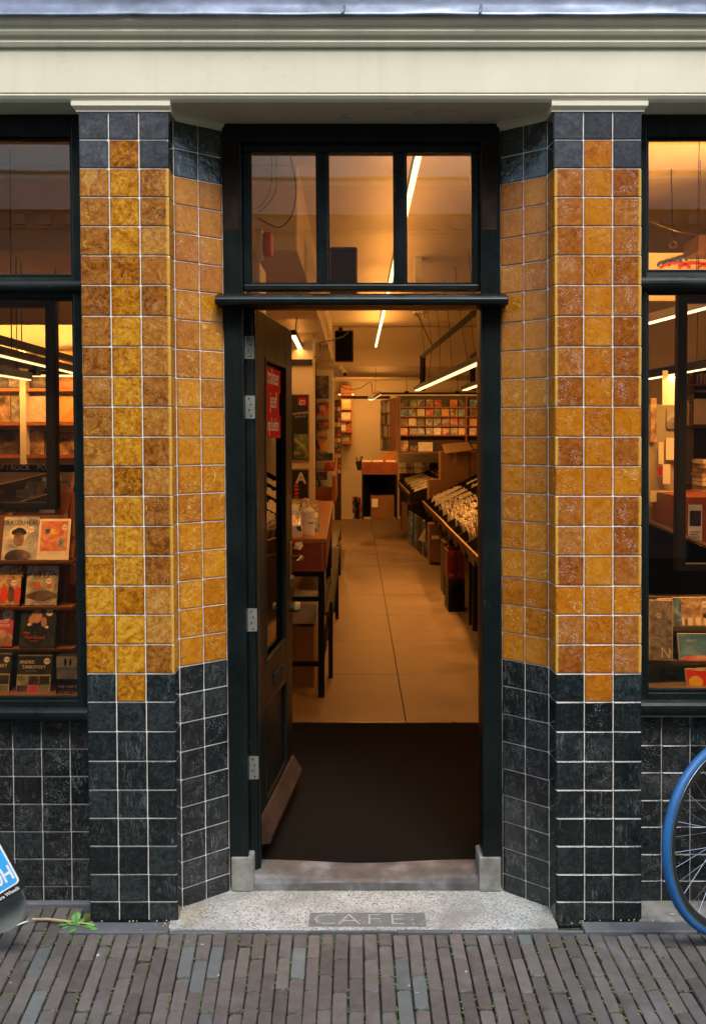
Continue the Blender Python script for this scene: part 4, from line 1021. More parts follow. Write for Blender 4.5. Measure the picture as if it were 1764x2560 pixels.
# cases lying in rows on the table
CT = {}
rowy = 0
for i, dd in enumerate([7.15, 7.35, 7.6, 7.85, 8.1, 8.45, 8.8, 9.2, 9.6]):
    for j in range(6):
        x_ = -.335 - .012 * i - j * .150; n_ = 2 + (i + j) % 2
        mt_ = ART[(i * 5 + j * 3) % 9]
        for k in range(n_):
            case('film_case', ART[(i * 5 + j * 3 + k * 4) % 9] if k else mt_, (x_ + R.uniform(-.01, .01), D(dd) + .02 * k + R.uniform(-.01, .01), zt + .004 + k * .012), R.uniform(-.04, .04), math.radians(-79), .135, .19, .013,
                 '%s film case, %s pile from the aisle, %s row from the table front' % (('bottom', 'second', 'top')[k], ORD[j], ORD[i]), group='film cases lying in piles on the left table')
bt = empty('pump_bottle', SQ(769, 1340, D(6.85)), label='white pump bottle with a green stripe on the front corner of the left table', cat='bottle')
c = Vector((SQ(769, 1340, D(6.85)).x, D(6.88), zt)); ORG[bt.name] = bt.location.copy()
s_ = 1.0
MB().lathe(c, [(.038, 0), (.041, .006), (.041, .158), (.036, .170), (.018, .184), (.014, .186)], 20, sx=1.15).build('body', 'plastic_white', bt, smooth=False)
MB().lathe(c, [(.016, .186), (.016, .206), (.007, .210), (.006, .226), (.012, .228), (.012, .238)], 14).build('cap', 'plastic_white', bt)
MB().tube([c + Vector((.008, 0, .236)), c + Vector((-.018, -.004, .244)), c + Vector((-.032, -.008, .236))], .006, 7).build('spout', 'plastic_white', bt)
MB().box(c.x + .002, c.x + .040, c.y - .0425, c.y - .036, zt + .082, zt + .092).build('green_stripe', 'green_ink', bt)
text('Pro', .016, (c.x + .024, c.y - .0428, zt + .118), 'green_ink', None); o = bpy.data.objects[[k for k in ORG][-1]]; o.parent = bt; o.location = -ORG[bt.name]
text('hand gel', .006, (c.x + .02, c.y - .0428, zt + .062), 'grey_ink', None); o = bpy.data.objects[[k for k in ORG][-1]]; o.parent = bt; o.location = -ORG[bt.name]
bx = empty('small_carton', (SQ(745, 1340, D(6.75)).x, D(6.75), zt), label='small white carton with a blue quarter circle beside the pump bottle', cat='carton')
c = ORG[bx.name]
MB().box(c.x - .045, c.x + .022, c.y, c.y + .06, zt, zt + .075).build('carton', 'paper', bx, bevel=.002)
pts = [(c.x + .0215, c.y - .0008, zt + .073)] + [(c.x + .0215 - .034 * math.cos(a), c.y - .0008, zt + .073 - .036 * math.sin(a)) for a in [k * math.pi / 16 for k in range(9)]]
MB().add(pts, [tuple(range(len(pts)))]).build('blue_mark', 'blue_ink', bx)
# things below the table
def carton(label, x0, y0, x1, y1, d, th, open_=False, name='cardboard_box', mat='cardboard', tape=True, cat='box', group=None):
    a = SQ(x0, y1, D(d)); b = SQ(x1, y0, D(d)); e = empty(name, ((a.x + b.x) / 2, D(d), a.z), label=label, cat=cat, group=group)
    MB().box(a.x, b.x, D(d), D(d) + th, a.z, b.z).build('carton', mat, e, bevel=.004)
    if tape: MB().box((a.x + b.x) / 2 - .025, (a.x + b.x) / 2 + .025, D(d) - .001, D(d) + .03, a.z + (b.z - a.z) * .6, b.z + .001).build('tape', 'cardboard_light', e)
    return e, a, b
e, a, b = carton('tall brown cardboard box under the front of the left table', 735, 1568, 784, 1752, 6.95, .4, tape=False)
MB().box(b.x + .001, b.x + .008, D(6.95) + .002, D(6.95) + .38, a.z + .02, b.z - .01).build('side_flap', 'cardboard_light', e)
pb = empty('paper_bag', (SQ(765, 1520, D(6.95)).x, D(7.1), FZ + .5), label='pale folded paper bag lying on the tall cardboard box', cat='bag')
a = SQ(731, 1560, D(6.96)); b = SQ(793, 1475, D(6.96)); c = SQ(797, 1518, D(7.2))
MB().add([(a.x, a.y, a.z), (SQ(790, 1560, D(6.96)).x, a.y, a.z), (SQ(792, 1510, D(6.98)).x, a.y, SQ(792, 1510, D(6.98)).z), (a.x, a.y, SQ(731, 1508, D(6.98)).z),
          (a.x, a.y + .3, a.z), (SQ(797, 1560, D(6.96)).x, a.y + .3, a.z), (SQ(800, 1478, D(7.2)).x, a.y + .25, SQ(800, 1478, D(7.2)).z), (a.x, a.y + .2, SQ(731, 1470, D(7.2)).z)],
         [(0, 1, 2, 3), (3, 2, 6, 7), (1, 5, 6, 2), (4, 7, 6, 5), (0, 3, 7, 4), (0, 4, 5, 1)]).build('bag', 'grey_box', pb, bevel=.004)
cup = empty('paper_fold', SQ(745, 1365, D(6.6)), label='crumpled white paper box held at the front edge of the left table', cat='paper')
a = SQ(733, 1368, D(6.62)); 
MB().add([(a.x, a.y, a.z - .012), (a.x + .045, a.y - .01, a.z - .018), (a.x + .062, a.y, a.z + .006), (a.x + .05, a.y, a.z + .032), (a.x + .012, a.y - .005, a.z + .026),
          (a.x, a.y + .035, a.z - .012), (a.x + .045, a.y + .035, a.z - .018), (a.x + .062, a.y + .035, a.z + .006), (a.x + .05, a.y + .035, a.z + .032), (a.x + .012, a.y + .035, a.z + .026)],
         [(0, 1, 2, 3, 4), (9, 8, 7, 6, 5), (0, 5, 6, 1), (1, 6, 7, 2), (2, 7, 8, 3), (3, 8, 9, 4), (4, 9, 5, 0)]).build('sheet', 'paper', cup)

# ---------------- white column with two posters
d = 10.62
colm = empty('white_column', SQ(745, 1100, D(d)), label='white plastered column beyond the open door, carrying two framed posters', cat='column')
a = SQ(600, 1300, D(d)); b = SQ(783, 900, D(d))
MB().box(a.x, b.x, D(d), D(d) + .5, FZ, LZ - .001).build('shaft', 'plaster', colm, bevel=.006)
MB().box(a.x, SQ(780, 900, D(d)).x, D(d) - .04, D(d) - .001, SQ(700, 912, D(d)).z, SQ(700, 899, D(d)).z).build('dark_rail', 'black_metal', colm)
ps = empty('poster', SQ(752, 1070, D(d)), label='tall black concert poster with a red block, upper poster on the white column', cat='poster')
pbox(700, 985, 773, 1155, d - .012, .011, 'frame', 'wood_trim', ps); pbox(703, 988, 770, 1150, d - .016, .003, 'sheet', 'black_ink', ps)
pbox(735, 1085, 769, 1148, d - .0185, .002, 'printed_picture', 'art_green', ps); pbox(745, 994, 766, 1013, d - .0185, .002, 'red_block', 'red_sticker', ps)
for t_, s_, x_, y_, m__ in (('JTS', .045, 755.5, 1008, 'pure_white'), ('LEIDEN', .018, 755.5, 1012.5, 'pure_white'), ('SEPTEMBER', .032, 751, 1036, 'card_white'), ('VR 18-20 UUR', .018, 751, 1043, 'card_white'), ('&.M.', .035, 742, 1135, 'yellow_ink')):
    text(t_, s_, SQ(x_, y_, D(d - .0215)), m__, None, rot=(math.pi / 2, -.12 if 'SEPT' in t_ or 'VR' in t_ else 0, 0)); o = bpy.data.objects[[k for k in ORG][-1]]; o.parent = ps; o.location = -ORG[ps.name]
ps = empty('poster', SQ(752, 1210, D(d)), label='black poster with a large cream letter A, lower one on the white column', cat='poster')
pbox(700, 1171, 773, 1255, d - .012, .011, 'frame', 'wood_trim', ps); pbox(703, 1175, 770, 1252, d - .016, .003, 'sheet', 'black_ink', ps)
text('A', .155, SQ(752, 1208, D(d - .019)), 'card_white', None, bold=.004); o = bpy.data.objects[[k for k in ORG][-1]]; o.parent = ps; o.location = -ORG[ps.name]
for i in range(4): pbox(736, 1212 + i * 9, 746, 1218 + i * 9, d - .0185, .002, 'red_line', 'red_ink', ps)

# ---------------- wall of record sleeves behind the column
rs = empty('record_shelf', SQ(805, 1100, D(12.5)), label='tall display of record sleeves in plastic between the white column and the back corridor', cat='shelf')
d = 12.6
pbox(775, 925, 832, 1300, d + .25, .3, 'back_panel', 'white_trim', rs)
pbox(785, 905, 790, 1230, d - .1, .04, 'upright', 'black_metal', rs)
for i, y in enumerate((998, 1040, 1085, 1128, 1172, 1215)):
    pbox(789, y, 818, y + 8, d - .05, .25, 'shelf', 'grey_ink', rs)
nlab = 0
for i, (x0, y0, x1, y1, m__) in enumerate(((788, 939, 822, 997, 'art_dark'), (788, 1005, 822, 1060, 'art_red'), (790, 1075, 818, 1125, 'art_orange'), (789, 1060, 822, 1074, 'art_brown'), (788, 1133, 832, 1152, 'art_dark'), (810, 1155, 838, 1178, 'art_red'), (790, 1180, 818, 1200, 'art_dark'))):
    o = pbox(x0, y0, x1, y1, d + .02 - .02 * i, .02, 'record_sleeve', m__); tag(o, '%s record sleeve on the display behind the white column, %s from the top' % (ANAME[m__], ORD[i]), 'record sleeve')
for i, (x0, y0, x1, y1) in enumerate(((790, 965, 800, 988), (790, 1012, 799, 1030), (790, 1055, 800, 1075), (790, 1100, 799, 1122), (790, 1185, 803, 1215))):
    a = SQ(x0, y1, D(d - .12)); b = SQ(x1, y0, D(d - .12))
    o = MB().obox(((a.x + b.x) / 2, a.y, (a.z + b.z) / 2), (.012, 0, 0), (0, .12, 0), (-(b.x - a.x) * .35, 0, (b.z - a.z) * .55)).build('record_sleeve', 'black_ink'); tag(o, 'dark record sleeve leaning on a bracket behind the white column, %s from the top' % ORD[i], 'record sleeve')
# spinner tower of small cases
tw_ = empty('case_tower', SQ(845, 1150, D(14)), label='narrow tower of small cases beside the back corridor', cat='rack')
pbox(836, 1000, 852, 1300, 14, .3, 'tower', 'wood_dark', tw_)
for r in range(14):
    for c_ in range(2):
        x_ = 837 + c_ * 7.5; y_ = 1004 + r * 13
        case('small_case', ART[(r * 3 + c_ * 2) % 9], SQ(x_ + 3, y_ + 11, D(13.97)), 0, 0, .036, .058, .012, '%s small case on the narrow tower, %s row down, %s side' % (ANAME[ART[(r * 3 + c_ * 2) % 9]], ORD[r], ('left', 'right')[c_]), 'case', 'small cases on the narrow tower')
st_ = None
# record crates at foot of the table end
cr = empty('record_bin', SQ(810, 1240, D(11)), label='orange wooden record bin behind the left table', cat='bin')
pbox(786, 1218, 833, 1255, 11.2, .03, 'front_board', 'wood_red', cr); pbox(830, 1190, 838, 1260, 11.1, .03, 'side_board', 'wood_orange', cr)
a = SQ(834, 1255, D(11.15)); MB().add([(a.x, D(11.2), a.z), (a.x, D(12.4), a.z), (a.x, D(12.4), a.z + .5), (a.x, D(11.2), a.z + .2), (a.x + .02, D(11.2), a.z), (a.x + .02, D(12.4), a.z), (a.x + .02, D(12.4), a.z + .5), (a.x + .02, D(11.2), a.z + .2)], [(0, 1, 2, 3), (7, 6, 5, 4), (3, 2, 6, 7), (0, 3, 7, 4), (1, 0, 4, 5), (2, 1, 5, 6)]).build('sloping_side', 'wood_orange', cr)

# ---------------- back wall pieces
d = 20.6
bs = empty('wall_shelf', SQ(865, 1035, D(d)), label='narrow lit orange shelf on the back wall, right of the case tower', cat='shelf')
pbox(851, 963, 879, 1108, d + .05, .3, 'back_panel', 'wood_orange', bs)
for y in (985, 1022, 1050, 1078, 1106): pbox(851, y, 879, y + 3, d - .15, .2, 'shelf_board', 'wood_orange', bs)
a = SQ(865, 985, D(d - .1)); MB().box(a.x - .15, a.x + .15, a.y, a.y + .04, a.z - .02, a.z).build('shelf_light', 'lamp_glow_soft', bs)
l = bpy.data.lights.new('shelf_tube', 'AREA'); l.size = .3; l.energy = 4 * KE; l.color = WARM; o = bpy.data.objects.new('shelf_tube', l); COL.objects.link(o); o.location = a + Vector((0, -.1, -.05)) - ORG[bs.name]; o.parent = bs
for i, (x0, y0, x1, y1, m__) in enumerate(((854, 1000, 876, 1021, 'art_orange'), (853, 1031, 875, 1049, 'art_pale'), (853, 1056, 864, 1077, 'art_pale'), (866, 1056, 877, 1077, 'art_red'), (855, 1083, 871, 1104, 'art_grey'))):
    o = pbox(x0, y0, x1, y1, d - .02, .02, 'record_sleeve', m__); tag(o, '%s sleeve on the narrow lit back shelf, %s from the top' % (ANAME[m__], ORD[i]), 'record sleeve')
# tall bookcase seen from the side
bk = empty('bookcase', SQ(970, 1060, D(18.6)), label='red brown bookcase standing at an angle left of the white pier', cat='bookcase')
a0 = SQ(951, 1122, D(19.6)); a1 = SQ(974, 1122, D(18.9)); a2 = SQ(989, 1126, D(18.0)); zt_ = SQ(989, 994, D(18.0)).z; zb_ = SQ(989, 1130, D(18)).z
MB().prism([(a1.x, a1.y), (a2.x, a2.y), (a2.x, a2.y + .9), (a1.x, a1.y + .7)], zb_, zt_).build('side_panel', 'wood_red', bk)
MB().prism([(a0.x, a0.y + .28), (a1.x - .002, a1.y + .28), (a1.x - .002, a1.y + .32), (a0.x, a0.y + .32)], zb_, zt_).build('back_panel', 'wood_dark', bk)
for i in range(5):
    z = zb_ + (zt_ - zb_ - .03) * i / 4
    MB().prism([(a0.x, a0.y), (a1.x - .003, a1.y), (a1.x - .003, a1.y + .27), (a0.x, a0.y + .27)], z, z + .03).build('shelf_board', 'wood_red', bk)
    if i < 4:
        for k in range(8):
            t = (k + .5) / 8; x_ = a0.x + (a1.x - a0.x) * t; y_ = a0.y + (a1.y - a0.y) * t + .03
            o = MB().box(x_ - .007, x_ + .007, y_, y_ + .2, z + .031, z + .031 + R.uniform(.16, .26)).build('book', R.choice(['art_pale', 'art_dark', 'art_grey', 'art_pale'])); tag(o, 'thin book standing on the %s shelf up of the angled bookcase, %s from the left' % (ORD[i], ORD[k]), 'book', 'books in the angled bookcase')
o = pbox(989.5, 990, 997, 1135, 18.2, .5, 'wall_pier', 'white_trim'); tag(o, 'slim white pier between the angled bookcase and the CD shelves', 'pier')
# CD wall shelf
d = 18.0
cs = empty('cd_shelf', SQ(1100, 1050, D(d)), label='wide dark red shelf unit of face-out CD cases on the back wall', cat='shelf')
pbox(997, 990, 1330, 1132, d + .22, .03, 'back_panel', 'wood_dark', cs)
pbox(997, 984, 1330, 989, d - .05, .25, 'top_board', 'card_white', cs)
for i, y in enumerate((1017, 1040, 1064, 1087, 1129)): pbox(1001, y, 1330, y + 3.4, d - .02, .24, 'shelf_board', 'wood_red', cs)
for x_ in (997, 1163): pbox(x_, 990, x_ + 4, 1130, d - .03, .25, 'upright', 'wood_red', cs)
l = bpy.data.lights.new('shelf_fill', 'AREA'); l.shape = 'RECTANGLE'; l.size = 2.0; l.size_y = .05; l.energy = 34 * KE; l.color = WARM; o = bpy.data.objects.new('shelf_fill', l); COL.objects.link(o)  # fill light added at the far rail to brighten the shelf unit
a = SQ(1100, 984, D(16)); o.location = a + Vector((.1, 0, -.05)) - ORG[cs.name]; o.rotation_euler = (math.radians(62), 0, 0); o.parent = cs
seqn = 0
for r, y in enumerate((1017, 1040, 1064, 1087)):
    for c_ in range(12):
        x_ = 1010.5 + c_ * 20.6 + (7 if c_ >= 8 else 0)
        if (r, c_) in ((0, 5),): continue
        mt_ = ART[(r * 4 + c_ * 5 + (c_ * c_) % 4) % 9]
        case('cd_case', mt_, SQ(x_ + R.uniform(-1, 1), y - .2, D(d + .04)), R.uniform(-.05, .05), -.12, .126, .122, .010, '%s CD case, back shelf unit, %s row from top, %s from left' % (ANAME[mt_], ORD[r], ORD[c_]), 'CD case', 'face-out CD cases on the back shelf unit')
for i, (x_, w_, h_, m__) in enumerate(((1010, .13, .185, 'art_sepia'), (1033, .13, .10, 'art_dark'), (1063, .25, .16, 'art_pale'))):
    case('film_case', m__, SQ(x_, 1128.5, D(d + .04)), 0, -.1, w_, h_, .014, '%s case on the bottom row of the back shelf unit' % ANAME[m__], 'film case')
ctb = empty('back_counter', SQ(1100, 1200, D(17.6)), label='low dark counter with an olive front below the CD shelf unit', cat='counter')
pbox(996, 1134, 1330, 1156, 20.68, .2, 'front_board', 'olive_wall', ctb); pbox(998, 1157, 1330, 1290, 20.75, .15, 'base', 'wood_dark', ctb)
for k in range(16):
    x_ = 1001 + (k % 8) * 9.6; y_ = 1169 + (k // 8) * 14
    mt_ = ('art_pale', 'art_grey', 'art_sepia', 'art_pale')[(k * 3) % 4]
    case('film_case', mt_, SQ(x_, y_, D(20.66 - (k // 8) * .03)), 0, -.2, .072, .098, .012, '%s film case under the back shelf unit, %s row, %s from left' % (ANAME[mt_], ORD[k // 8], ORD[k % 8]), group='film cases below the back shelf unit')
# desk at the back
dk = empty('sales_desk', SQ(950, 1230, D(16.8)), label='dark wooden desk with a red brown front at the end of the aisle', cat='desk')
d = 16.8
pbox(903, 1155, 995, 1185, d, .9, 'front_board', 'wood_red', dk, .005)
a = SQ(940, 1152, D(d)); b = SQ(992, 1125, D(d)); c = SQ(992, 1152, D(d))
MB().add([(a.x, D(d) + .3, a.z), (c.x, D(d) + .3, a.z), (c.x, D(d) + .3, b.z), (a.x, D(d) + .34, a.z), (c.x, D(d) + .34, a.z), (c.x, D(d) + .34, b.z)], [(0, 1, 2), (5, 4, 3), (0, 3, 4, 1), (1, 4, 5, 2), (2, 5, 3, 0)]).build('sloping_side', 'wood_orange', dk)
for x_ in (904, 988): pbox(x_, 1186, x_ + 5, 1298, d + .02, .05, 'leg', 'black_metal', dk)
pbox(905, 1186, 993, 1292, d + .75, .03, 'back_board', 'dark_cloth', dk)  # near-black sheet added to darken the space under the desk
for i, (x0, x1) in enumerate(((905, 927), (932, 957), (964, 989))):
    o = pbox(x0, 1151.5, x1, 1155, d + .05, .3, 'paper_stack', 'paper'); tag(o, 'low stack of white papers on the back desk, %s from the left' % ORD[i], 'papers')
for i in range(9):
    q = SQ(891 + i * 1.9, 1153 - i * .4, D(d + .1)); o = MB().obox(q, (.004, 0, 0), (0, .06, 0), (-.02 + i * .006, 0, .07)).build('flyer', R.choice(['paper', 'black_ink'])); tag(o, 'flyer in the wire rack on the back desk, %s from the left' % ORD[i], 'flyer')
o = MB().add([tuple(SQ(888, 1155, D(d))), tuple(SQ(903, 1152, D(d))), tuple(SQ(903, 1176, D(d))), tuple(SQ(893, 1176, D(d)))] + [tuple(SQ(x, y, D(d)) + Vector((0, .25, 0))) for x, y in ((888, 1155), (903, 1152), (903, 1176), (893, 1176))], [(0, 1, 2, 3), (7, 6, 5, 4), (0, 4, 5, 1), (1, 5, 6, 2), (2, 6, 7, 3), (3, 7, 4, 0)]).build('wire_rack', 'black_metal'); tag(o, 'black wire rack fixed to the left side of the back desk', 'rack')
carton('brown cardboard box under the back desk with a white paper label', 927, 1241, 985, 1298, d + .1, .5, tape=False)
o = pbox(929, 1247, 944, 1268, d + .085, .01, 'paper_label', 'paper'); tag(o, 'white paper label stuck on the box under the back desk', 'paper')
for i in range(7):
    q = SQ(882 + i * 3.2, 1262, D(16.6)); o = MB().obox(q, (.012, 0, 0), (0, .06, 0), (R.uniform(-.02, .02), 0, .13)).build('rolled_poster', R.choice(['art_dark', 'art_red', 'black_ink'])); tag(o, 'dark rolled poster sticking out of the bag by the back desk, %s from the left' % ORD[i], 'poster')

for i in range(10):
    q = SQ(R.uniform(884, 902), 1296, D(R.uniform(16.1, 16.6))); h_ = R.uniform(.12, .34)
    o = MB().obox(q + Vector((0, 0, h_ / 2)), (.012, 0, R.uniform(-.01, .01)), (0, .08, 0), (R.uniform(-.03, .03), 0, h_ / 2)).build('folded_board', R.choice(['art_dark', 'black_ink', 'art_brown', 'dark_cloth'])); tag(o, 'dark folded board in the clutter on the floor left of the back desk, %s piece' % ORD[i], 'board', 'clutter by the back desk')
# ---------------- CD bins on the right of the aisle
def rackmod(i, d0, d1, xf, zf, slope, label, xend=1.95, ncol=None, first=False, legs=True, tiers=3, board='wood_dark'):
    e = empty('cd_bin', (xf + .4, D((d0 + d1) / 2), FZ), label=label, cat='CD bin', group='sloping CD bins right of the aisle')
    zb0 = zf - .155
    MB().add([(xf, D(d0) + .003, zf), (xf, D(d1) - .003, zf), (xf + .055, D(d1) - .003, zb0), (xf + .055, D(d0) + .003, zb0), (xf + .018, D(d0) + .003, zf), (xf + .018, D(d1) - .003, zf), (xf + .073, D(d1) - .003, zb0), (xf + .073, D(d0) + .003, zb0)],
             [(0, 3, 2, 1), (4, 5, 6, 7), (0, 1, 5, 4), (3, 7, 6, 2), (0, 4, 7, 3), (1, 2, 6, 5)]).build('front_board', board, e)
    MB().box(xf - .001, xf + .019, D(d0) + .003, D(d1) - .003, zf + .0005, zf + .008).build('edge_trim', 'wood_trim', e)
    zs = lambda x: zf - .11 + (x - xf) * slope
    MB().add([(xf + .075, D(d0), zs(xf) - .02), (xend, D(d0), zs(xend) - .02), (xend, D(d1), zs(xend) - .02), (xf + .075, D(d1), zs(xf) - .02), (xf + .075, D(d0), zs(xf)), (xend, D(d0), zs(xend)), (xend, D(d1), zs(xend)), (xf + .075, D(d1), zs(xf))],
             [(0, 3, 2, 1), (4, 5, 6, 7), (0, 1, 5, 4), (1, 2, 6, 5), (2, 3, 7, 6), (3, 0, 4, 7)]).build('bin_floor', 'wood_dark', e)
    nd = max(1, round((d1 - d0) / .72)); 
    for k in range(nd + 1):
        dd = d0 + (d1 - d0 - .018) * k / nd; y = D(dd)
        hh = .135 if k not in (0, nd) else .15
        MB().add([(xf + .02, y, zs(xf) - .03), (xend, y, zs(xend) - .03), (xend, y, zs(xend) + hh + .05), (xf + .02, y, zf + .002), (xf + .02, y + .016, zs(xf) - .03), (xend, y + .016, zs(xend) - .03), (xend, y + .016, zs(xend) + hh + .05), (xf + .02, y + .016, zf + .002)],
                 [(0, 3, 2, 1), (4, 5, 6, 7), (0, 1, 5, 4), (1, 2, 6, 5), (2, 3, 7, 6), (3, 0, 4, 7)]).build('divider', 'black_metal', e)
    if legs:
        for dd in (d0 + .12, d1 - .16): MB().box(xf + .07, xf + .11, D(dd), D(dd) + .04, FZ, zb0 - .001).build('leg', 'black_metal', e)
    return zs, nd
CDN = 0; CDSTUFF = MB()
CDM = [case_mesh(m_, .128, .122, .006) for m_ in ('card_white', 'art_pale', 'paper', 'card_white', 'art_sepia', 'art_dark')]
for me in CDM:
    for p in me.polygons: p.material_index = 0
mods = [(6.9, 9.12, .93, .80), (9.14, 11.2, .93, .80), (11.22, 14.9, .935, .80), (16.0, 20.6, .80, .85)]
for i, (d0, d1, xf, zf) in enumerate(mods):
    lab = 'sloping black CD bin right of the aisle, %s' % ('nearest the right jamb', 'second, over the red crate', 'third, below the cardboard boxes', 'farthest, by the back shelf unit')[i]
    zs, nd = rackmod(i, d0, d1, xf, zf, .42 if i < 3 else .26, lab)
    seg = (d1 - d0) / nd
    for k in range(nd):
        for c_ in range(4):
            yc = D(d0 + seg * k + .10 + c_ * (seg - .06) / 4)
            fn = 0
            for tier in range(2):
                x0_ = xf + .10 + tier * .50; n_ = 13
                if i == 3: n_ = 11
                x_ = x0_ + R.uniform(0, .05)
                while x_ < x0_ + .40:
                    vis_ = (x_ / (yc - CY)) < .116
                    z_ = zs(x_) + R.uniform(.0, .022); rz = math.pi / 2 + R.uniform(-.12, .12); tl = R.uniform(-.22, -.02)
                    if vis_ and i < 3 and CDN < 300:
                        CDN += 1
                        o = bpy.data.objects.new('cd_case', R.choice(CDM)); COL.objects.link(o); o.location = (x_, yc, z_); o.rotation_euler = (tl, 0, rz)
                        fn += 1; tag(o, 'CD case, %s from the aisle, %s column, %s compartment of the %s bin' % (OR2(fn - 1), ORD[c_], ORD[k], ORD[i]), 'CD case', 'CD cases filed in the %s bin' % ORD[i])
                    else:
                        h_ = .061
                        CDSTUFF.obox((x_ + .01, yc, z_ + h_), (.003, 0, 0), (0, .062, 0), (.008, 0, h_))
                    x_ += R.uniform(.012, .024)
o = CDSTUFF.build('filed_cds', 'card_white'); tag(o, 'mass of CD cases filed in the farther compartments of the bins', 'CD cases', kind='stuff')
# boxes among the bins
e, a, b = carton('open cardboard box, upper one behind the bins right of the aisle, flap out', 1101, 1128, 1173, 1199, 15.1, .42)
q0 = SQ(1104, 1112, D(15.2)); q1 = SQ(1168, 1106, D(15.2)); q2 = SQ(1181, 1125, D(14.95)); q3 = SQ(1112, 1134, D(14.95))
MB().add([q0, q1, q2, q3] + [v + Vector((0, .01, .008)) for v in (q0, q1, q2, q3)], [(0, 3, 2, 1), (4, 5, 6, 7), (0, 1, 5, 4), (1, 2, 6, 5), (2, 3, 7, 6), (3, 0, 4, 7)]).build('flap', 'cardboard_light', e)
e, a, b = carton('cardboard box beside the open box, cut off by the right door jamb', 1174.5, 1130, 1240, 1199, 15.1, .42, tape=False)
q0 = SQ(1178, 1112, D(15.2)); q1 = SQ(1240, 1112, D(15.2)); q2 = SQ(1240, 1124, D(14.95)); q3 = SQ(1184, 1122, D(14.95))
MB().add([q0, q1, q2, q3] + [v + Vector((0, .01, .008)) for v in (q0, q1, q2, q3)], [(0, 3, 2, 1), (4, 5, 6, 7), (0, 1, 5, 4), (1, 2, 6, 5), (2, 3, 7, 6), (3, 0, 4, 7)]).build('flap', 'cardboard_light', e)
carton('lower cardboard box carrying the open box, left one', 1072, 1199.6, 1144, 1262, 15.05, .45, tape=False)
carton('lower cardboard box behind the bins, right one at the jamb', 1145.5, 1199.6, 1240, 1262, 15.05, .45, tape=False)
carton('tall cardboard box on the floor under the second bin with a small white label', 1072, 1310, 1106, 1404, 13.6, .3, tape=False)
o = pbox(1078, 1339, 1097, 1348, 13.58, .01, 'paper_label', 'paper'); tag(o, 'small printed label on the tall floor box under the bins', 'label')
carton('cardboard box on the floor behind the far bin legs', 1003, 1258, 1018, 1325, 17.2, .4, tape=False)
carton('cardboard box under the far bin, next to the black bin legs', 1020, 1240, 1046, 1262, 17.2, .4, tape=False)
pp = empty('folded_poster', SQ(1056, 1345, D(14.2)), label='pale triangular folded board leaning under the third bin', cat='board')
MB().add([SQ(1063, 1318, D(14.2)), SQ(1044, 1350, D(14.2)), SQ(1062, 1357, D(14.2)), SQ(1063, 1318, D(14.3)), SQ(1044, 1350, D(14.3)), SQ(1062, 1357, D(14.3))], [(0, 1, 2), (5, 4, 3), (0, 3, 4, 1), (1, 4, 5, 2), (2, 5, 3, 0)]).build('board', 'card_white', pp)
def crate(label, x0, y0, x1, y1, d, th, mat, cat='crate'):
    a = SQ(x0, y1, D(d)); b = SQ(x1, y0, D(d)); e = empty('crate', ((a.x + b.x) / 2, D(d), a.z), label=label, cat=cat)
    f = MB(); w = b.x - a.x; h = b.z - a.z
    f.box(a.x, b.x, D(d), D(d) + .012, b.z - h * .16, b.z); f.box(a.x, b.x, D(d), D(d) + .012, a.z, a.z + h * .1)
    f.box(a.x, a.x + .012, D(d) + .013, D(d) + th, a.z, b.z); f.box(b.x - .012, b.x, D(d) + .013, D(d) + th, a.z, b.z); f.box(a.x, b.x, D(d) + th, D(d) + th + .01, a.z, b.z); f.box(a.x + .013, b.x - .013, D(d) + .013, D(d) + th - .001, a.z, a.z + .01)
    f.build('shell', mat, e)
    n = 7
    for k in range(n): MB().box(a.x + w * (k + .25) / n, a.x + w * (k + .75) / n, D(d) + .001, D(d) + .011, a.z + h * .1 + .0005, b.z - h * .16 - .0005).build('slat', mat, e)
crate('red plastic crate on the floor under the second bin, on top of a black crate', 1118, 1378, 1160, 1448, 10.0, .4, 'crate_red')
crate('black plastic crate standing on the floor under the red crate', 1120, 1449, 1162, 1530, 9.95, .4, 'black_metal')
o = pbox(1108, 1357, 1118, 1520, 11.0, .4, 'side_case', 'wood_dark'); tag(o, 'dark upright case beside the crates under the second bin', 'case')
for i in range(8):
    q = SQ(1022 + i * 5, 1300 + i * 6, D(16.2 - i * .25)); o = MB().box(q.x, q.x + .03, q.y, q.y + .2, FZ, FZ + .5).build('record_spine', R.choice(['art_dark', 'art_blue', 'black_ink', 'wood_dark'])); tag(o, 'dark record standing on the floor under the third bin, %s from the back' % ORD[i], 'record')
carton('cardboard sheet standing against the near right bin legs', 1176, 1450, 1240, 1700, 9.3, .02, tape=False, name='cardboard_sheet', cat='cardboard')

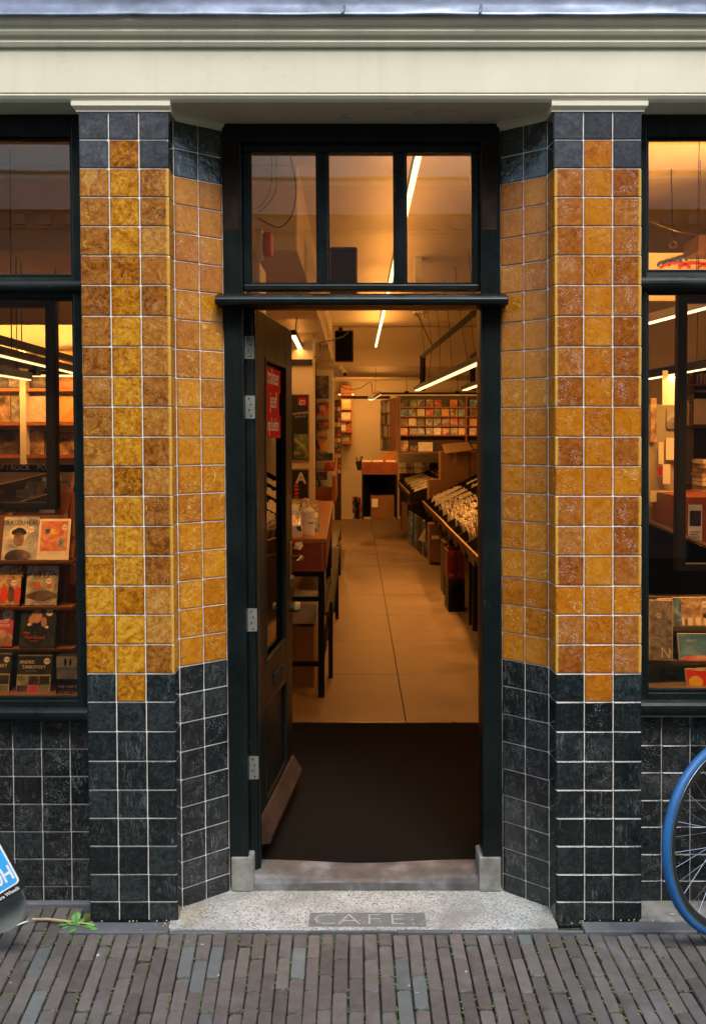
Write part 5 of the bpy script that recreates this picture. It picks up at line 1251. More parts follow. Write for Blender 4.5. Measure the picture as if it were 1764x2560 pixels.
# ---------------- left part of the shop seen through the left window
d = 7.6
SA = empty('sleeve_wall', Q(80, 950, D(d)), label='wooden wall display of record sleeves seen through the left shop window', cat='shelf')
pbox(-300, 735, 215, 1300, d + .2, .04, 'back_panel', 'plaster', SA, src=False)
for y in (878, 955, 1029): 
    pbox(-300, y, 46, y + 7, d - .02, .2, 'shelf_board', 'wood_orange', SA, src=False); pbox(58, y, 215, y + 7, d - .02, .2, 'shelf_board', 'wood_orange', SA, src=False)
pbox(46.5, 780, 57.5, 1050, d - .03, .23, 'upright', 'white_trim', SA, src=False)
pbox(-300, 839, 215, 846, d - .22, .05, 'lamp_cover', 'black_metal', SA, src=False)
a = Q(80, 848, D(d - .2)); MB().box(-3.3, -1.6, a.y, a.y + .03, a.z - .012, a.z).build('shelf_light', 'lamp_glow_soft', SA)
l = bpy.data.lights.new('shelf_tube', 'AREA'); l.shape = 'RECTANGLE'; l.size = 1.8; l.size_y = .04; l.energy = 16 * KE; l.color = WARM; o = bpy.data.objects.new('shelf_tube', l); COL.objects.link(o); o.location = a + Vector((-.2, -.03, -.03)) - ORG[SA.name]; o.rotation_euler = (math.radians(25), 0, 0); o.parent = SA
l = bpy.data.lights.new('ceiling_fill', 'AREA'); l.shape = 'RECTANGLE'; l.size = 1.8; l.size_y = .04; l.energy = 26 * KE; l.color = WARM; l.spread = math.radians(130); o = bpy.data.objects.new('ceiling_fill', l); COL.objects.link(o); o.location = a + Vector((-.2, .05, .10)) - ORG[SA.name]; o.rotation_euler = (math.radians(180 - 30), 0, 0); o.parent = SA  # upward fill light added to brighten the ceiling over the display
i = 0
for x0, y0, x1, y1, m__ in ((-60, 805, 44, 838, 'art_dark'), (59, 800, 114, 838, 'art_dark'), (118, 795, 175, 838, 'art_orange'), (-60, 848, 18, 877, 'art_dark'), (20, 848, 44, 877, 'art_grey'), (59, 848, 115, 877, 'art_dark'), (120, 848, 180, 877, 'art_orange'),
                            (-60, 895, 24, 954, 'art_sepia'), (26, 895, 44, 954, 'art_grey'), (54, 896, 116, 954, 'art_pale'), (118, 897, 180, 954, 'art_orange'), (-60, 972, 42, 1028, 'art_dark'), (60, 974, 100, 1028, 'art_sepia'), (102, 974, 118, 1028, 'art_brown'), (120, 976, 180, 1028, 'art_sepia')):
    o = pbox(x0, y0, x1, y1, d + .06, .012, 'record_sleeve', m__, src=False); i += 1
    tag(o, '%s sleeve, %s row of the left window wall display, %s' % (ANAME[m__], ORD[(0, 0, 0, 1, 1, 1, 1, 2, 2, 2, 2, 3, 3, 3, 3)[i - 1]], ('left of the upright', 'right of the upright', 'by the window jamb', 'far left', 'just left of the upright', 'right of the upright', 'at the right end', 'far left', 'just left of the upright', 'just right of the upright', 'at the right end', 'far left', 'right of the upright', 'behind the inner frame', 'at the right end')[i - 1]), 'record sleeve')
hs = empty('header_strip', Q(60, 1060, D(6.6)), label='black header strip with small cream lettering over the bins in the left window', cat='sign')
pbox(-300, 1051, 200, 1068, 6.6, .03, 'board', 'black_metal', hs, src=False)
for t_, x_ in (('POP / ROCK', 25), ('POP', 99)):
    text(t_, .045, Q(x_, 1063, D(6.592)), 'card_white', None); o = bpy.data.objects[[k for k in ORG][-1]]; o.parent = hs; o.location = -ORG[hs.name]
# bins with cases below it
lb = empty('cd_bin', (-1.9, D(5.9), FZ), label='sloping bin of cases seen low through the left shop window', cat='CD bin')
a = Q(-200, 1150, D(5.2)); b = Q(200, 1085, D(6.5))
MB().add([(-3.2, D(5.2), a.z - .1), (-1.0, D(5.2), a.z - .1), (-1.0, D(6.5), b.z - .1), (-3.2, D(6.5), b.z - .1), (-3.2, D(5.2), a.z - .14), (-1.0, D(5.2), a.z - .14), (-1.0, D(6.5), b.z - .14), (-3.2, D(6.5), b.z - .14)], [(0, 1, 2, 3), (7, 6, 5, 4), (0, 4, 5, 1), (1, 5, 6, 2), (2, 6, 7, 3), (3, 7, 4, 0)]).build('bin_floor', 'wood_orange', lb)
MB().box(-3.2, -1.0, D(5.17), D(5.19), a.z - .4, a.z - .02).build('front_board', 'wood_orange', lb)
for x_ in (-2.6, -2.15, -1.70, -1.3): 
    MB().add([(x_, D(5.2), a.z - .12), (x_ + .25, D(6.5), b.z - .12), (x_ + .25, D(6.5), b.z + .05), (x_, D(5.2), a.z + .03), (x_ + .02, D(5.2), a.z - .12), (x_ + .27, D(6.5), b.z - .12), (x_ + .27, D(6.5), b.z + .05), (x_ + .02, D(5.2), a.z + .03)], [(0, 3, 2, 1), (4, 5, 6, 7), (0, 1, 5, 4), (1, 2, 6, 5), (2, 3, 7, 6), (3, 0, 4, 7)]).build('divider', 'wood_dark', lb)
for r in range(6):
    for c_ in range(14):
        dd = 5.3 + r * .2; x_ = -2.3 + c_ * .145 * (1 if True else 1) + r * .03; t = (dd - 5.2) / 1.3
        if x_ / (dd) < -.36 or x_ > -1.08: continue
        z_ = (a.z - .1) * (1 - t) + (b.z - .1) * t; mt_ = R.choice(['art_pale', 'art_grey', 'art_sepia', 'art_dark', 'art_brown'])
        case('film_case', mt_, (x_ + R.uniform(-.015, .015), D(dd) + R.uniform(-.03, .03), z_), R.uniform(-.2, .2), math.radians(-R.uniform(20, 60)), .13, .15, .012, 'film case in the left window bin, %s row from the glass, %s from the left' % (ORD[r], ORD[c_]), group='film cases filed in the left window bin')
# hanging rails in the left window
def wrail(label, x0, y0, x1, y1, d0, d1, glow=False, r=.022, upl=0):
    p0 = Q(x0, y0, D(d0)); p1 = Q(x1, y1, D(d1)); c = (p0 + p1) / 2; e = empty('hanging_rail', c, label=label, cat='rail', group='black rails hung in the left window')
    d_ = (p1 - p0).normalized(); s = d_.cross(Vector((0, 0, 1))).normalized()
    MB().obox(c, (p1 - p0) / 2, s * .022, (0, 0, .02)).build('rail', 'black_metal', e)
    if upl:
        l = bpy.data.lights.new('rail_fill', 'AREA'); l.shape = 'RECTANGLE'; l.size = 1.6; l.size_y = .04; l.energy = upl * KE; l.color = WARM; o = bpy.data.objects.new('rail_fill', l); COL.objects.link(o)
        o.parent = e; y_ = Vector((0, 0, -1)).cross(d_).normalized(); x_ = y_.cross(Vector((0, 0, -1)))
        o.matrix_local = Matrix.Translation((0, 0, .03)) @ Matrix((x_, y_, Vector((0, 0, -1)))).transposed().to_4x4()
    if glow: MB().obox(c - Vector((0, 0, .026)), (p1 - p0) / 2, s * .014, (0, 0, .003)).build('diffuser', 'lamp_glow_soft', e)
    w_ = MB()
    for t in (.3, .75):
        q = p0 + (p1 - p0) * t; w_.tube([q, (q.x, q.y, CZ if q.y < D(5.9) else LZ)], .003, 4)
    w_.build('suspension_wire', 'black_metal', e)
wrail('topmost black rail hung in the left window', -60, 752, 172, 815, 5.2, 7.2)
wrail('second black rail in the left window, lit along its underside', -60, 778, 172, 837, 5.0, 7.0, True)
wrail('third black rail in the left window, ending in a black block', -60, 806, 80, 830, 5.4, 6.6)
wrail('lowest black rail in the left window', -60, 828, 66, 850, 5.2, 6.4, True)
o = pbox(66, 827, 82, 848, 6.5, .1, 'end_block', 'black_metal', src=False); tag(o, 'black block at the end of the third rail in the left window', 'block')

# ---------------- film cases displayed in the left window
dsp = empty('display_rack', (-1.15, .35, 1.0), label='stepped orange wooden display rack just inside the left window', cat='rack')
def wcase(win, x0, y0, x1, y1, Y, mat, label, words=(), sticker=None, back=.28, wrap=True, th=.014, cat='film case', rz=0.0, roll=0.0):
    """a face-out case leaning back; pixel box measured on the photograph, front foot at depth Y"""
    y0, y1 = sorted((y0, y1))
    a = Q(x0, y1, Y); b = Q(x1, y0, Y + .05); w = b.x - a.x; h = (b.z - a.z) / math.cos(back)
    e = empty('film_case' if cat == 'film case' else 'record_sleeve', (a.x + w / 2, Y, a.z), (-back, roll, rz), label, cat)
    MB().box(-w / 2, w / 2, 0, th, 0, h).build('case', 'black_ink' if cat == 'film case' else 'card_white', e, local=True, bevel=.0015)
    MB().box(-w / 2 + .003, w / 2 - .003, -.0006, .001, .003, h - .003).build('printed_cover', mat, e, local=True)
    for t_, sz, fx, fz, m__ in words:
        text(t_, sz * h, (fx * w, -.0012, fz * h), m__, e, sx=.9, ext=.0002)
    if sticker:
        fx, fz, rr_ = sticker; pts = [(fx * w + rr_ * w * math.cos(k * math.pi / 8), -.0014, fz * h + rr_ * w * math.sin(k * math.pi / 8)) for k in range(16)]
        s_ = MB().add(pts[::1], [tuple(range(16))]).build('price_sticker', 'paper', e, local=True)
        text('15' if rr_ > .15 else '9.99', rr_ * w * .9, (fx * w, -.0017, fz * h - rr_ * w * .3), 'black_ink', e, ext=.0001)
    if False:
        m_ = MB(); nx, nz = 8, 10
        for i_ in range(nx + 1):
            for j_ in range(nz + 1): m_.v.append(Vector((-w / 2 - .002 + (w + .004) * i_ / nx, -.0035 + R.uniform(-.0016, .0016), -.002 + (h + .006) * j_ / nz)))
        for i_ in range(nx):
            for j_ in range(nz): m_.f.append((i_ * (nz + 1) + j_, (i_ + 1) * (nz + 1) + j_, (i_ + 1) * (nz + 1) + j_ + 1, i_ * (nz + 1) + j_ + 1))
        m_.build('cellophane', 'cellophane', e, local=True, smooth=True)
    return e, w, h
def disc(e, cx, cz, rx, rz, mat, y, name='printed_shape', n=14, jag=.0):
    pts = [(cx + rx * math.cos(2 * math.pi * k / n) * (1 + R.uniform(-jag, jag)), y, cz + rz * math.sin(2 * math.pi * k / n) * (1 + R.uniform(-jag, jag))) for k in range(n)]
    MB().add(pts, [tuple(range(n))]).build(name, mat, e, local=True)
Yw = .30
rows_ = [(1268, .44), (1372, .40), (1466, .36), (1575, .30)]
for y, Y in rows_: MB().box(Q(-300, y, Y).x, Q(164, y, Y).x, Y - .006, Y + .10, Q(0, y + 7, Y).z, Q(0, y, Y).z - .001).build('shelf_board', 'rack_wood', dsp)
m_ = MB()
for x_ in (-300, 12, 139): 
    a = Q(x_, 1575, .46); b = Q(x_ + 12, 1160, .62); m_.add([(a.x, .44, a.z), (b.x, .44, a.z), (b.x, .58, b.z), (a.x, .58, b.z), (a.x, .46, a.z), (b.x, .46, a.z), (b.x, .60, b.z), (a.x, .60, b.z)], [(0, 1, 2, 3), (7, 6, 5, 4), (0, 4, 5, 1), (1, 5, 6, 2), (2, 6, 7, 3), (3, 7, 4, 0)])
m_.build('side_board', 'rack_wood', dsp)
a = Q(-300, 1160, .6); MB().add([(-2.3, .465, Q(0, 1575, .46).z), (Q(160, 1400, .5).x, .465, Q(0, 1575, .46).z), (Q(160, 1200, .6).x, .605, Q(0, 1165, .6).z), (-2.3, .605, Q(0, 1165, .6).z)], [(0, 1, 2, 3)]).build('back_board', 'rack_wood', dsp)
MB().box(-2.35, -.99, .21, .62, Q(0, 1590, .2).z, Q(0, 1577, .22).z).build('window_board', 'rack_wood', dsp)
e, w, h = wcase('l', 1, 1268, 93, 1168, .45, 'cov_blue', 'blue grey film case reading ERASERHEAD, top row in the left window', (('ERASERHEAD', .155, 0, .80, 'black_ink'),), (.27, .70, .09))
disc(e, -.05 * w, .60 * h, .25 * w, .19 * h, 'art_pale', -.0009, jag=.08); disc(e, -.05 * w, .64 * h, .20 * w, .09 * h, 'black_ink', -.00105, jag=.2); disc(e, -.05 * w, .48 * h, .15 * w, .16 * h, 'art_sepia', -.0011, jag=.04); disc(e, -.05 * w, .10 * h, .36 * w, .14 * h, 'art_dark', -.0010, jag=.1)
e, w, h = wcase('l', 81, 1268, 164, 1172, .45, 'cov_pale', 'film case with red picture in pale border, top row, left window jamb', (), (.30, .78, .09))
MB().box(-w * .40, w * .40, -.0010, -.0008, h * .22, h * .93).build('printed_picture', 'cov_red', e, local=True)
for q in range(4): disc(e, w * R.uniform(-.25, .25), h * R.uniform(.35, .8), w * .08, h * .07, R.choice(['art_blue', 'art_sepia', 'yellow_ink']), -.0012, jag=.25)
wcase('l', -92, 1268, -5, 1170, .45, 'art_dark', 'dark film case at the left picture edge, top row in the left window')
e, w, h = wcase('l', -30, 1371, 54, 1277, .41, 'cov_warm', 'film case with orange words Knives Out, second row in the left window', (('Knives Out', .20, .02, .72, 'yellow_ink'), ('Rian Johnson', .05, .1, .65, 'yellow_ink')), (.26, .56, .09), wrap=False)
for q in range(5): disc(e, w * (-.4 + .2 * q), h * .28, w * .10, h * .20, ('red_ink', 'art_sepia', 'red_ink', 'art_brown', 'red_ink')[q], -.001, jag=.15)
e, w, h = wcase('l', 55, 1371, 137, 1277, .41, 'cov_tan', 'grey film case marked 1917, second row in the left window', (('1917', .24, -.02, .68, 'black_ink'),), (.20, .60, .09), wrap=False)
disc(e, -.15 * w, .50 * h, .10 * w, .08 * h, 'orange_plastic', -.001, jag=.2); disc(e, .22 * w, .48 * h, .07 * w, .06 * h, 'orange_plastic', -.001, jag=.2); disc(e, 0, .25 * h, .42 * w, .12 * h, 'art_dark', -.0009, jag=.2)
e, w, h = wcase('l', -45, 1464, 37, 1372, .37, 'art_pink', 'pink film case reading BABY DRIVER, third row in the left window', (('BABY', .10, .2, .60, 'paper'), ('DRIVER', .10, .2, .50, 'paper')), (.28, .80, .17), wrap=False)
disc(e, .12 * w, .22 * h, .34 * w, .19 * h, 'art_sepia', -.001, jag=.15)
e, w, h = wcase('l', 42, 1466, 131, 1371, .36, 'cov_deep', 'black film case with a man holding his head, third row, left window', (('Het', .11, -.30, .33, 'red_ink'), ('Pari Gessel', .12, -.06, .22, 'red_ink'), ('documentaire', .045, -.1, .16, 'red_ink')), (.30, .85, .10), wrap=False)
disc(e, -.06 * w, .35 * h, .34 * w, .32 * h, 'black_ink', -.0009); disc(e, -.05 * w, .76 * h, .15 * w, .17 * h, 'skin_tone', -.0011); disc(e, -.20 * w, .66 * h, .07 * w, .12 * h, 'skin_tone', -.0012); disc(e, .16 * w, .62 * h, .08 * w, .12 * h, 'skin_tone', -.0012); disc(e, -.25 * w, .56 * h, .05 * w, .035 * h, 'paper', -.0013); disc(e, .25 * w, .50 * h, .05 * w, .035 * h, 'paper', -.0013)
for k, (x0, x1, lab) in enumerate(((-52, 30, 'film case ending in the letters SKY, bottom row at the left picture edge'), (34, 122, 'grey green film case reading ANDREI TARKOVSKY, bottom row in the left window'))):
    e, w, h = wcase('l', x0, 1574, x1, 1480 - (0 if k else 4), 0.30, 'cov_green', lab, (('ANDREI', .115, -.22, .78, 'paper'), ('TARKOVSKY', .115, -.02, .66, 'paper'), ('COLLECTION', .05, -.1, .58, 'grey_ink')), (.34, .84, .09), wrap=False)
    MB().box(-w * .485, w * .485, -.0009, -.0007, h * .52, h * .97).build('printed_band', 'cov_deep', e, local=True)
    for r_ in range(2):
        for c_ in range(3): MB().box(-w * .46 + c_ * w * .31, -w * .46 + c_ * w * .31 + w * .29, -.0011, -.0008, h * (.04 + r_ * .23), h * (.04 + r_ * .23) + h * .21).build('printed_picture', [['art_dark', 'art_pink', 'art_green'], ['art_green', 'art_brown', 'art_dark']][r_][c_], e, local=True)
e, w, h = wcase('l', 127, 1574, 186, 1478, .27, 'cov_blue', 'thick boxed film case reading THE LOBSTER and SACRED DEER, bottom row by the jamb', (('THE LOBSTER', .095, .06, .20, 'paper'), ('THE KILLING OF A', .05, .06, .13, 'grey_ink'), ('SACRED DEER', .095, .06, .05, 'paper')), (.35, .82, .09), wrap=False, th=.05, back=.05)
MB().box(-w * .49, w * .49, -.0009, -.0007, 0.004, h * .42).build('printed_band', 'black_ink', e, local=True); MB().box(-w * .49, w * .49, -.0010, -.0007, h * .70, h * .985).build('printed_band', 'art_pale', e, local=True)
disc(e, -.1 * w, .84 * h, .06 * w, .10 * h, 'black_ink', -.0012); disc(e, .12 * w, .84 * h, .05 * w, .09 * h, 'black_ink', -.0012)
# brown heap of wrapping behind the cases
m_ = MB(); 
for k in range(26):
    q = Q(R.uniform(125, 178), R.uniform(1120, 1480), .70); m_.obox(q, (R.uniform(.01, .05), R.uniform(-.02, .02), 0), (0, .004, 0), (R.uniform(-.03, .03), R.uniform(-.02, .02), R.uniform(.05, .14)))
tag(m_.build('brown_wrapping', 'wood_orange'), 'bundle of brown boards and wrapping standing by the jamb in the left window', 'boards', kind='stuff')

# ---------------- right window
d = 6.2
o = pbox(1395, 915, 1538, 1420, d, .3, 'white_partition', 'olive_wall', src=False); tag(o, 'white partition wall seen through the right window, left of the inner black frame', 'partition')
o = pbox(1497, 838, 1534, 916, 5.9, .004, 'hanging_sheet', 'paper', src=False); tag(o, 'white sheet hanging in the upper part of the right window', 'sheet')
o = pbox(1507, 925, 1528, 970, d - .02, .015, 'framed_print', 'art_grey', src=False); tag(o, 'small grey framed print on the white partition in the right window', 'picture')
for i, (x0, y0, x1, y1, m__) in enumerate(((1470, 900, 1484, 1000, 'art_sepia'), (1505, 990, 1530, 1040, 'paper'), (1488, 1000, 1500, 1050, 'card_white'), (1487, 1056, 1497, 1075, 'red_sticker'), (1498, 1050, 1515, 1095, 'paper'), (1470, 1110, 1540, 1135, 'card_white'))):
    o = pbox(x0, y0, x1, y1, d - .03 - .01 * i, .01, 'notice', m__, src=False); tag(o, '%s notice pinned to the white partition in the right window, %s down' % ({'art_sepia': 'brown', 'paper': 'white', 'card_white': 'cream', 'red_sticker': 'small red'}[m__], ORD[i]), 'notice')
bkc = empty('bookshelf', Q(1600, 950, D(8)), label='dark bookshelf with lit books behind the inner frame of the right window', cat='bookshelf')
pbox(1545, 825, 1800, 1120, 8.2, .3, 'case', 'wood_dark', bkc, src=False)
for y in (868, 882, 962, 1090): pbox(1545, y, 1800, y + 5, 8.0, .2, 'shelf_board', 'wood_red', bkc, src=False)
for x_ in (1566, 1640): pbox(x_, 825, x_ + 4, 1120, 7.99, .2, 'upright', 'wood_dark', bkc, src=False)
i = 0
for y, x0, x1 in ((868, 1551, 1566), (962, 1551, 1566), (1090, 1572, 1640), (868, 1575, 1600)):
    x_ = x0; i = 0
    while x_ < x1:
        w_ = R.uniform(2.2, 4.5); o = pbox(x_, y - R.uniform(38, 55) * (.45 if y == 868 else 1), x_ + w_ - .5, y, 8.02, .15, 'book', R.choice(['paper', 'art_dark', 'art_red', 'art_pale', 'art_orange']), src=False); tag(o, 'book on the right window bookshelf, %s, %s from the left' % ({868: 'top row', 962: 'middle row', 1090: 'bottom row'}[y] + (' right part' if x0 > 1572 else ''), OR2(i)), 'book', 'books on the shelf in the right window'); x_ += w_; i += 1
o = pbox(1569, 902, 1640, 960, 7.95, .02, 'record_sleeve', 'paper', src=False); tag(o, 'white record sleeve face-out on the dark bookshelf in the right window', 'record sleeve')
ctr = empty('counter', Q(1590, 1250, D(5.6)), label='red brown counter with a pinned notice, seen through the right window', cat='counter')
pbox(1545, 1125, 1800, 1320, 5.6, .8, 'front_panel', 'wood_red', ctr, src=False)
a = Q(1480, 1165, D(5.0)); 
MB().add([Q(1465, 1180, D(4.85)), Q(1620, 1245, D(4.6)), Q(1620, 1238, D(4.6)), Q(1465, 1173, D(4.85))] + [v + Vector((0, .5, 0)) for v in (Q(1465, 1180, D(4.85)), Q(1620, 1245, D(4.6)), Q(1620, 1238, D(4.6)), Q(1465, 1173, D(4.85)))], [(0, 1, 2, 3), (7, 6, 5, 4), (3, 2, 6, 7), (0, 4, 5, 1), (1, 5, 6, 2), (0, 3, 7, 4)]).build('ledge', 'wood_trim', ctr)
MB().add([Q(1465, 1185, D(4.9)), Q(1620, 1250, D(4.65)), Q(1620, 1345, D(4.65)), Q(1465, 1345, D(4.9))], [(3, 2, 1, 0)]).build('lower_front', 'dark_cloth', ctr)
ntc = empty('notice', Q(1570, 1215, D(5.55)), label='white notice with a dark photograph pinned on the counter in the right window', cat='notice')
pbox(1555, 1142, 1587, 1240, 4.98, .004, 'sheet', 'paper', ntc, src=False); pbox(1559, 1155, 1584, 1190, 4.975, .003, 'printed_picture', 'art_dark', ntc, src=False)
for k in range(5): pbox(1559, 1202 + k * 6, 1583 - (k % 2) * 5, 1204 + k * 6, 4.975, .003, 'printed_line', 'grey_ink', ntc, src=False)
# a stack of papers and a dark coat
for k in range(8):
    o = pbox(1588 + R.uniform(-2, 2), 1040 + k * 10, 1660, 1049 + k * 10, 6.2, .2, 'magazine', R.choice(['art_pale', 'art_sepia', 'card_white', 'art_brown']), src=False); tag(o, 'magazine in the tall stack at the right picture edge, %s from the top' % ORD[k], 'magazine', 'stack of magazines in the right window')
# sleeves in the right window
rr2 = empty('display_rack', (1.25, .35, 1.0), label='stepped dark display rack just inside the right window', cat='rack')
for y, Y, t in ((1418, .42, 9), (1494, .37, 9), (1560, .30, 5)): MB().box(Q(1463, y, Y).x - .02, 2.35, Y - .01, Y + .10, Q(1500, y + t, Y).z, Q(1500, y, Y).z).build('shelf_board', 'rack_grey', rr2)
for y0, y1, Y in ((1350, 1427, .53), (1425, 1502, .48), (1500, 1562, .41)): MB().box(Q(1463, y0, Y).x - .02, 2.35, Y, Y + .012, Q(1500, y1, Y).z, Q(1500, y0, Y).z).build('back_board', 'rack_grey', rr2)
MB().box(1.0, 2.35, .21, .60, Q(1500, 1573, .2).z, Q(1500, 1563, .22).z).build('window_board', 'rack_grey', rr2)
text('lan', .105, Q(1512, 1553, .405) + Vector((0, -.006, 0)), 'black_ink', None, shear=.3, bold=.002); o = bpy.data.objects[[k for k in ORG][-1]]; o.parent = rr2; o.location = -ORG[rr2.name]
wcase('r', 1467, 1494, 1513, 1355, .34, 'cov_tan', 'tall glossy record sleeve with a large letter N in the right window', (('N', .26, 0.2, .04, 'pure_white'),), (-.1, .74, .12), cat='record sleeve', back=.12, roll=.03)
wcase('r', 1490, 1417, 1530, 1351, .42, 'cov_red', 'orange brown record sleeve, top row in the right window, left one', (), (-.1, .75, .1), cat='record sleeve')
e, w, h = wcase('r', 1524, 1417, 1645, 1349, .415, 'cov_warm', 'record sleeve with a striped road and four pale figures, top row in the right window', (), (.05, .75, .06), cat='record sleeve')
for k in range(6): MB().box(-w * .40 + k * w * .14, -w * .40 + k * w * .14 + w * .08, -.0010, -.0008, h * .04, h * .30).build('printed_stripe', 'paper', e, local=True)
MB().box(-w * .49, -w * .36, -.0012, -.0008, h * .05, h * .97).build('printed_band', 'art_blue', e, local=True)
e, w, h = wcase('r', 1535, 1493, 1640, 1430, .37, 'cov_sky', "blue record sleeve reading A HERO'S DEATH, middle row in the right window", (("A", .11, -.40, .86, 'paper'), ("HERO'S", .12, -.24, .68, 'paper'), ('DEATH', .12, -.06, .05, 'paper')), cat='record sleeve', wrap=False)
disc(e, .12 * w, .50 * h, .05 * w, .32 * h, 'art_pale', -.001, jag=.1); disc(e, .12 * w, .86 * h, .03 * w, .06 * h, 'art_pale', -.0011); disc(e, -.08 * w, .06 * h, .4 * w, .11 * h, 'art_pink', -.0009)
e, w, h = wcase('r', 1552, 1559, 1650, 1508, .30, 'red_ink', 'red record sleeve with orange and yellow blobs, bottom row in the right window', cat='record sleeve', wrap=False)
disc(e, -.30 * w, .35 * h, .15 * w, .28 * h, 'yellow_ink', -.001, jag=.05); disc(e, .0 * w, .95 * h, .4 * w, .10 * h, 'art_sepia', -.001, jag=.08); disc(e, .3 * w, .5 * h, .08 * w, .2 * h, 'orange_plastic', -.001, jag=.1)
# ceiling hook with its thread and the painted banner in the upper right pane
hk = empty('ceiling_hook', Q(1517, 375, D(6)), label='wire hook hanging on a thread in the upper right window pane', cat='hook')
a = Q(1516, 372, D(6)); b = Q(1521, 545, D(6)); MB().tube([a, b], .0035, 5).build('thread', 'black_metal', hk)
hz = MB(); hz.tube([b + Vector((.02 * math.sin(t), 0, -.02 + .02 * math.cos(t))) for t in [k * .55 for k in range(10)]], .003, 5); hz.build('hook', 'brass', hk)
bn = empty('painted_board', Q(1540, 595, D(6.1)), label='pale board painted with blue scallops and red arches in the upper right pane', cat='sign')
pbox(1455, 572, 1720, 680, 6.1, .03, 'board', 'card_white', bn, src=False)
for k in range(9):
    cx_, cy_ = (1500 + k * 13, 604 - k * 4 + (k > 5) * (k - 5) * 3); m_ = MB(); q = Q(cx_, cy_, D(6.09)); m_.tube([q + Vector((.035 * math.cos(t), 0, .03 * math.sin(t))) for t in [math.pi * (.05 + .15 * j) for j in range(7)]], .008, 5); m_.build('blue_scallop', 'blue_ink', bn, smooth=True)
for k in range(3):
    q = Q(1526 + k * 42, 612, D(6.09)); m_ = MB(); m_.tube([q + Vector((.09 * math.cos(t), 0, .045 * math.sin(t))) for t in [math.pi * (.1 + .1 * j) for j in range(9)]], .009, 5); m_.build('red_arch', 'red_ink', bn, smooth=True)
cable('black cable sagging across the upper right window pane', [(1612, 549, 5.5), (1650, 563, 5.5), (1700, 580, 5.5), (1745, 586, 5.6), (1790, 586, 5.6)], .005)
o = pbox(1578, 532, 1640, 568, 5.6, .25, 'grey_box', 'wood_dark', src=False); tag(o, 'dark box under the ceiling at the edge of the upper right pane', 'box')
strip('thin strip lamp crossing the right window above the partition', Q(1462, 732, D(5.6)), Q(1700, 668, D(5.0)), .03, watts=16, group=g1, nl=1, wires=1, up=2.6)
strip('strip lamp hung lower in the right window', Q(1462, 857, D(6.0)), Q(1700, 815, D(5.6)), .03, watts=10, group=g1, nl=1, wires=1, housing='black_metal')
# strip lamps added out of sight behind the transom bars to light the displays
strip('added unseen strip lamp above the display rack in the left window', (-2.2, .24, 2.288), (-1.1, .24, 2.288), .03, hgt=.03, watts=17, up=0, spread=100, group=g1, nl=1, housing='black_metal')
strip('added unseen strip lamp above the display rack in the right window', (1.2, .24, 2.298), (2.3, .24, 2.298), .03, hgt=.03, watts=20, up=0, spread=100, group=g1, nl=1, housing='black_metal')

# ================================================================== OUTSIDE: bicycle, scooter, opposite house
def spoke_wheel(parent, c, rot, r=.345, tw=.0150, tyre='tyre_blue'):
    """rot = (lean, turn); wheel built in the local xz plane then rotated"""
    M = Matrix.Translation(c) @ Matrix.Rotation(rot[1], 4, 'Z') @ Matrix.Rotation(rot[0], 4, 'X')
    def ringm(rad, prof, n=96):
        m_ = MB(); k = len(prof)
        for i in range(n):
            a = 2 * math.pi * i / n
            for dr_, dy in prof: m_.v.append(M @ Vector(((rad + dr_) * math.cos(a), dy, (rad + dr_) * math.sin(a))))
        for i in range(n):
            for j in range(k): m_.f.append((i * k + j, i * k + (j + 1) % k, ((i + 1) % n) * k + (j + 1) % k, ((i + 1) % n) * k + j))
        return m_
    w = tw
    ring8 = [(w * math.cos(t), w * 1.05 * math.sin(t)) for t in [k * math.pi / 6 for k in range(12)]]
    ty = ringm(r - w, ring8).build('tyre', tyre, parent, smooth=True)
    for sgn in (-1, 1):
        ringm(r - w * 1.55, [(w * .05, sgn * w * .98), (w * .05, sgn * w * 1.06), (-w * .12, sgn * w * 1.05), (-w * .12, sgn * w * .96)]).build('reflective_band', 'steel', ty, smooth=True)
    ringm(r - 2 * w - .007, [(.010, -.012), (.010, .012), (-.007, .011), (-.015, .004), (-.015, -.004), (-.007, -.011)]).build('rim', 'rubber_black', parent, smooth=False)
    m_ = MB(); n = 36; ri = r - 2 * w - .020
    for k in range(n):
        a = 2 * math.pi * k / n; s = 1 if k % 2 else -1; off = (.38 if (k // 2) % 2 else -.38) * 1.6
        m_.tube([M @ Vector((ri * math.cos(a), 0, ri * math.sin(a))), M @ Vector((.021 * math.cos(a + off), s * .032, .021 * math.sin(a + off)))], .0011, 5)
    m_.build('spokes', 'chrome', parent)
    MB().tube([M @ Vector((0, -.055, 0)), M @ Vector((0, -.03, 0)), M @ Vector((0, -.028, 0)), M @ Vector((0, .028, 0)), M @ Vector((0, .03, 0)), M @ Vector((0, .055, 0))], [.006, .006, .022, .022, .006, .006], 12).build('hub', 'chrome', parent)
    return M
WR = .345
ycw = -.105; cw = Q(1503 + 177, 1896, ycw); 
wc = Vector((1.315, ycw, WR + .003))
bike = empty('bicycle', (wc.x + .5, ycw, 0), label='bicycle with a bright blue front tyre leaning at the right window wall', cat='bicycle')
M = spoke_wheel(bike, wc, (math.radians(-3), math.radians(30)), WR)
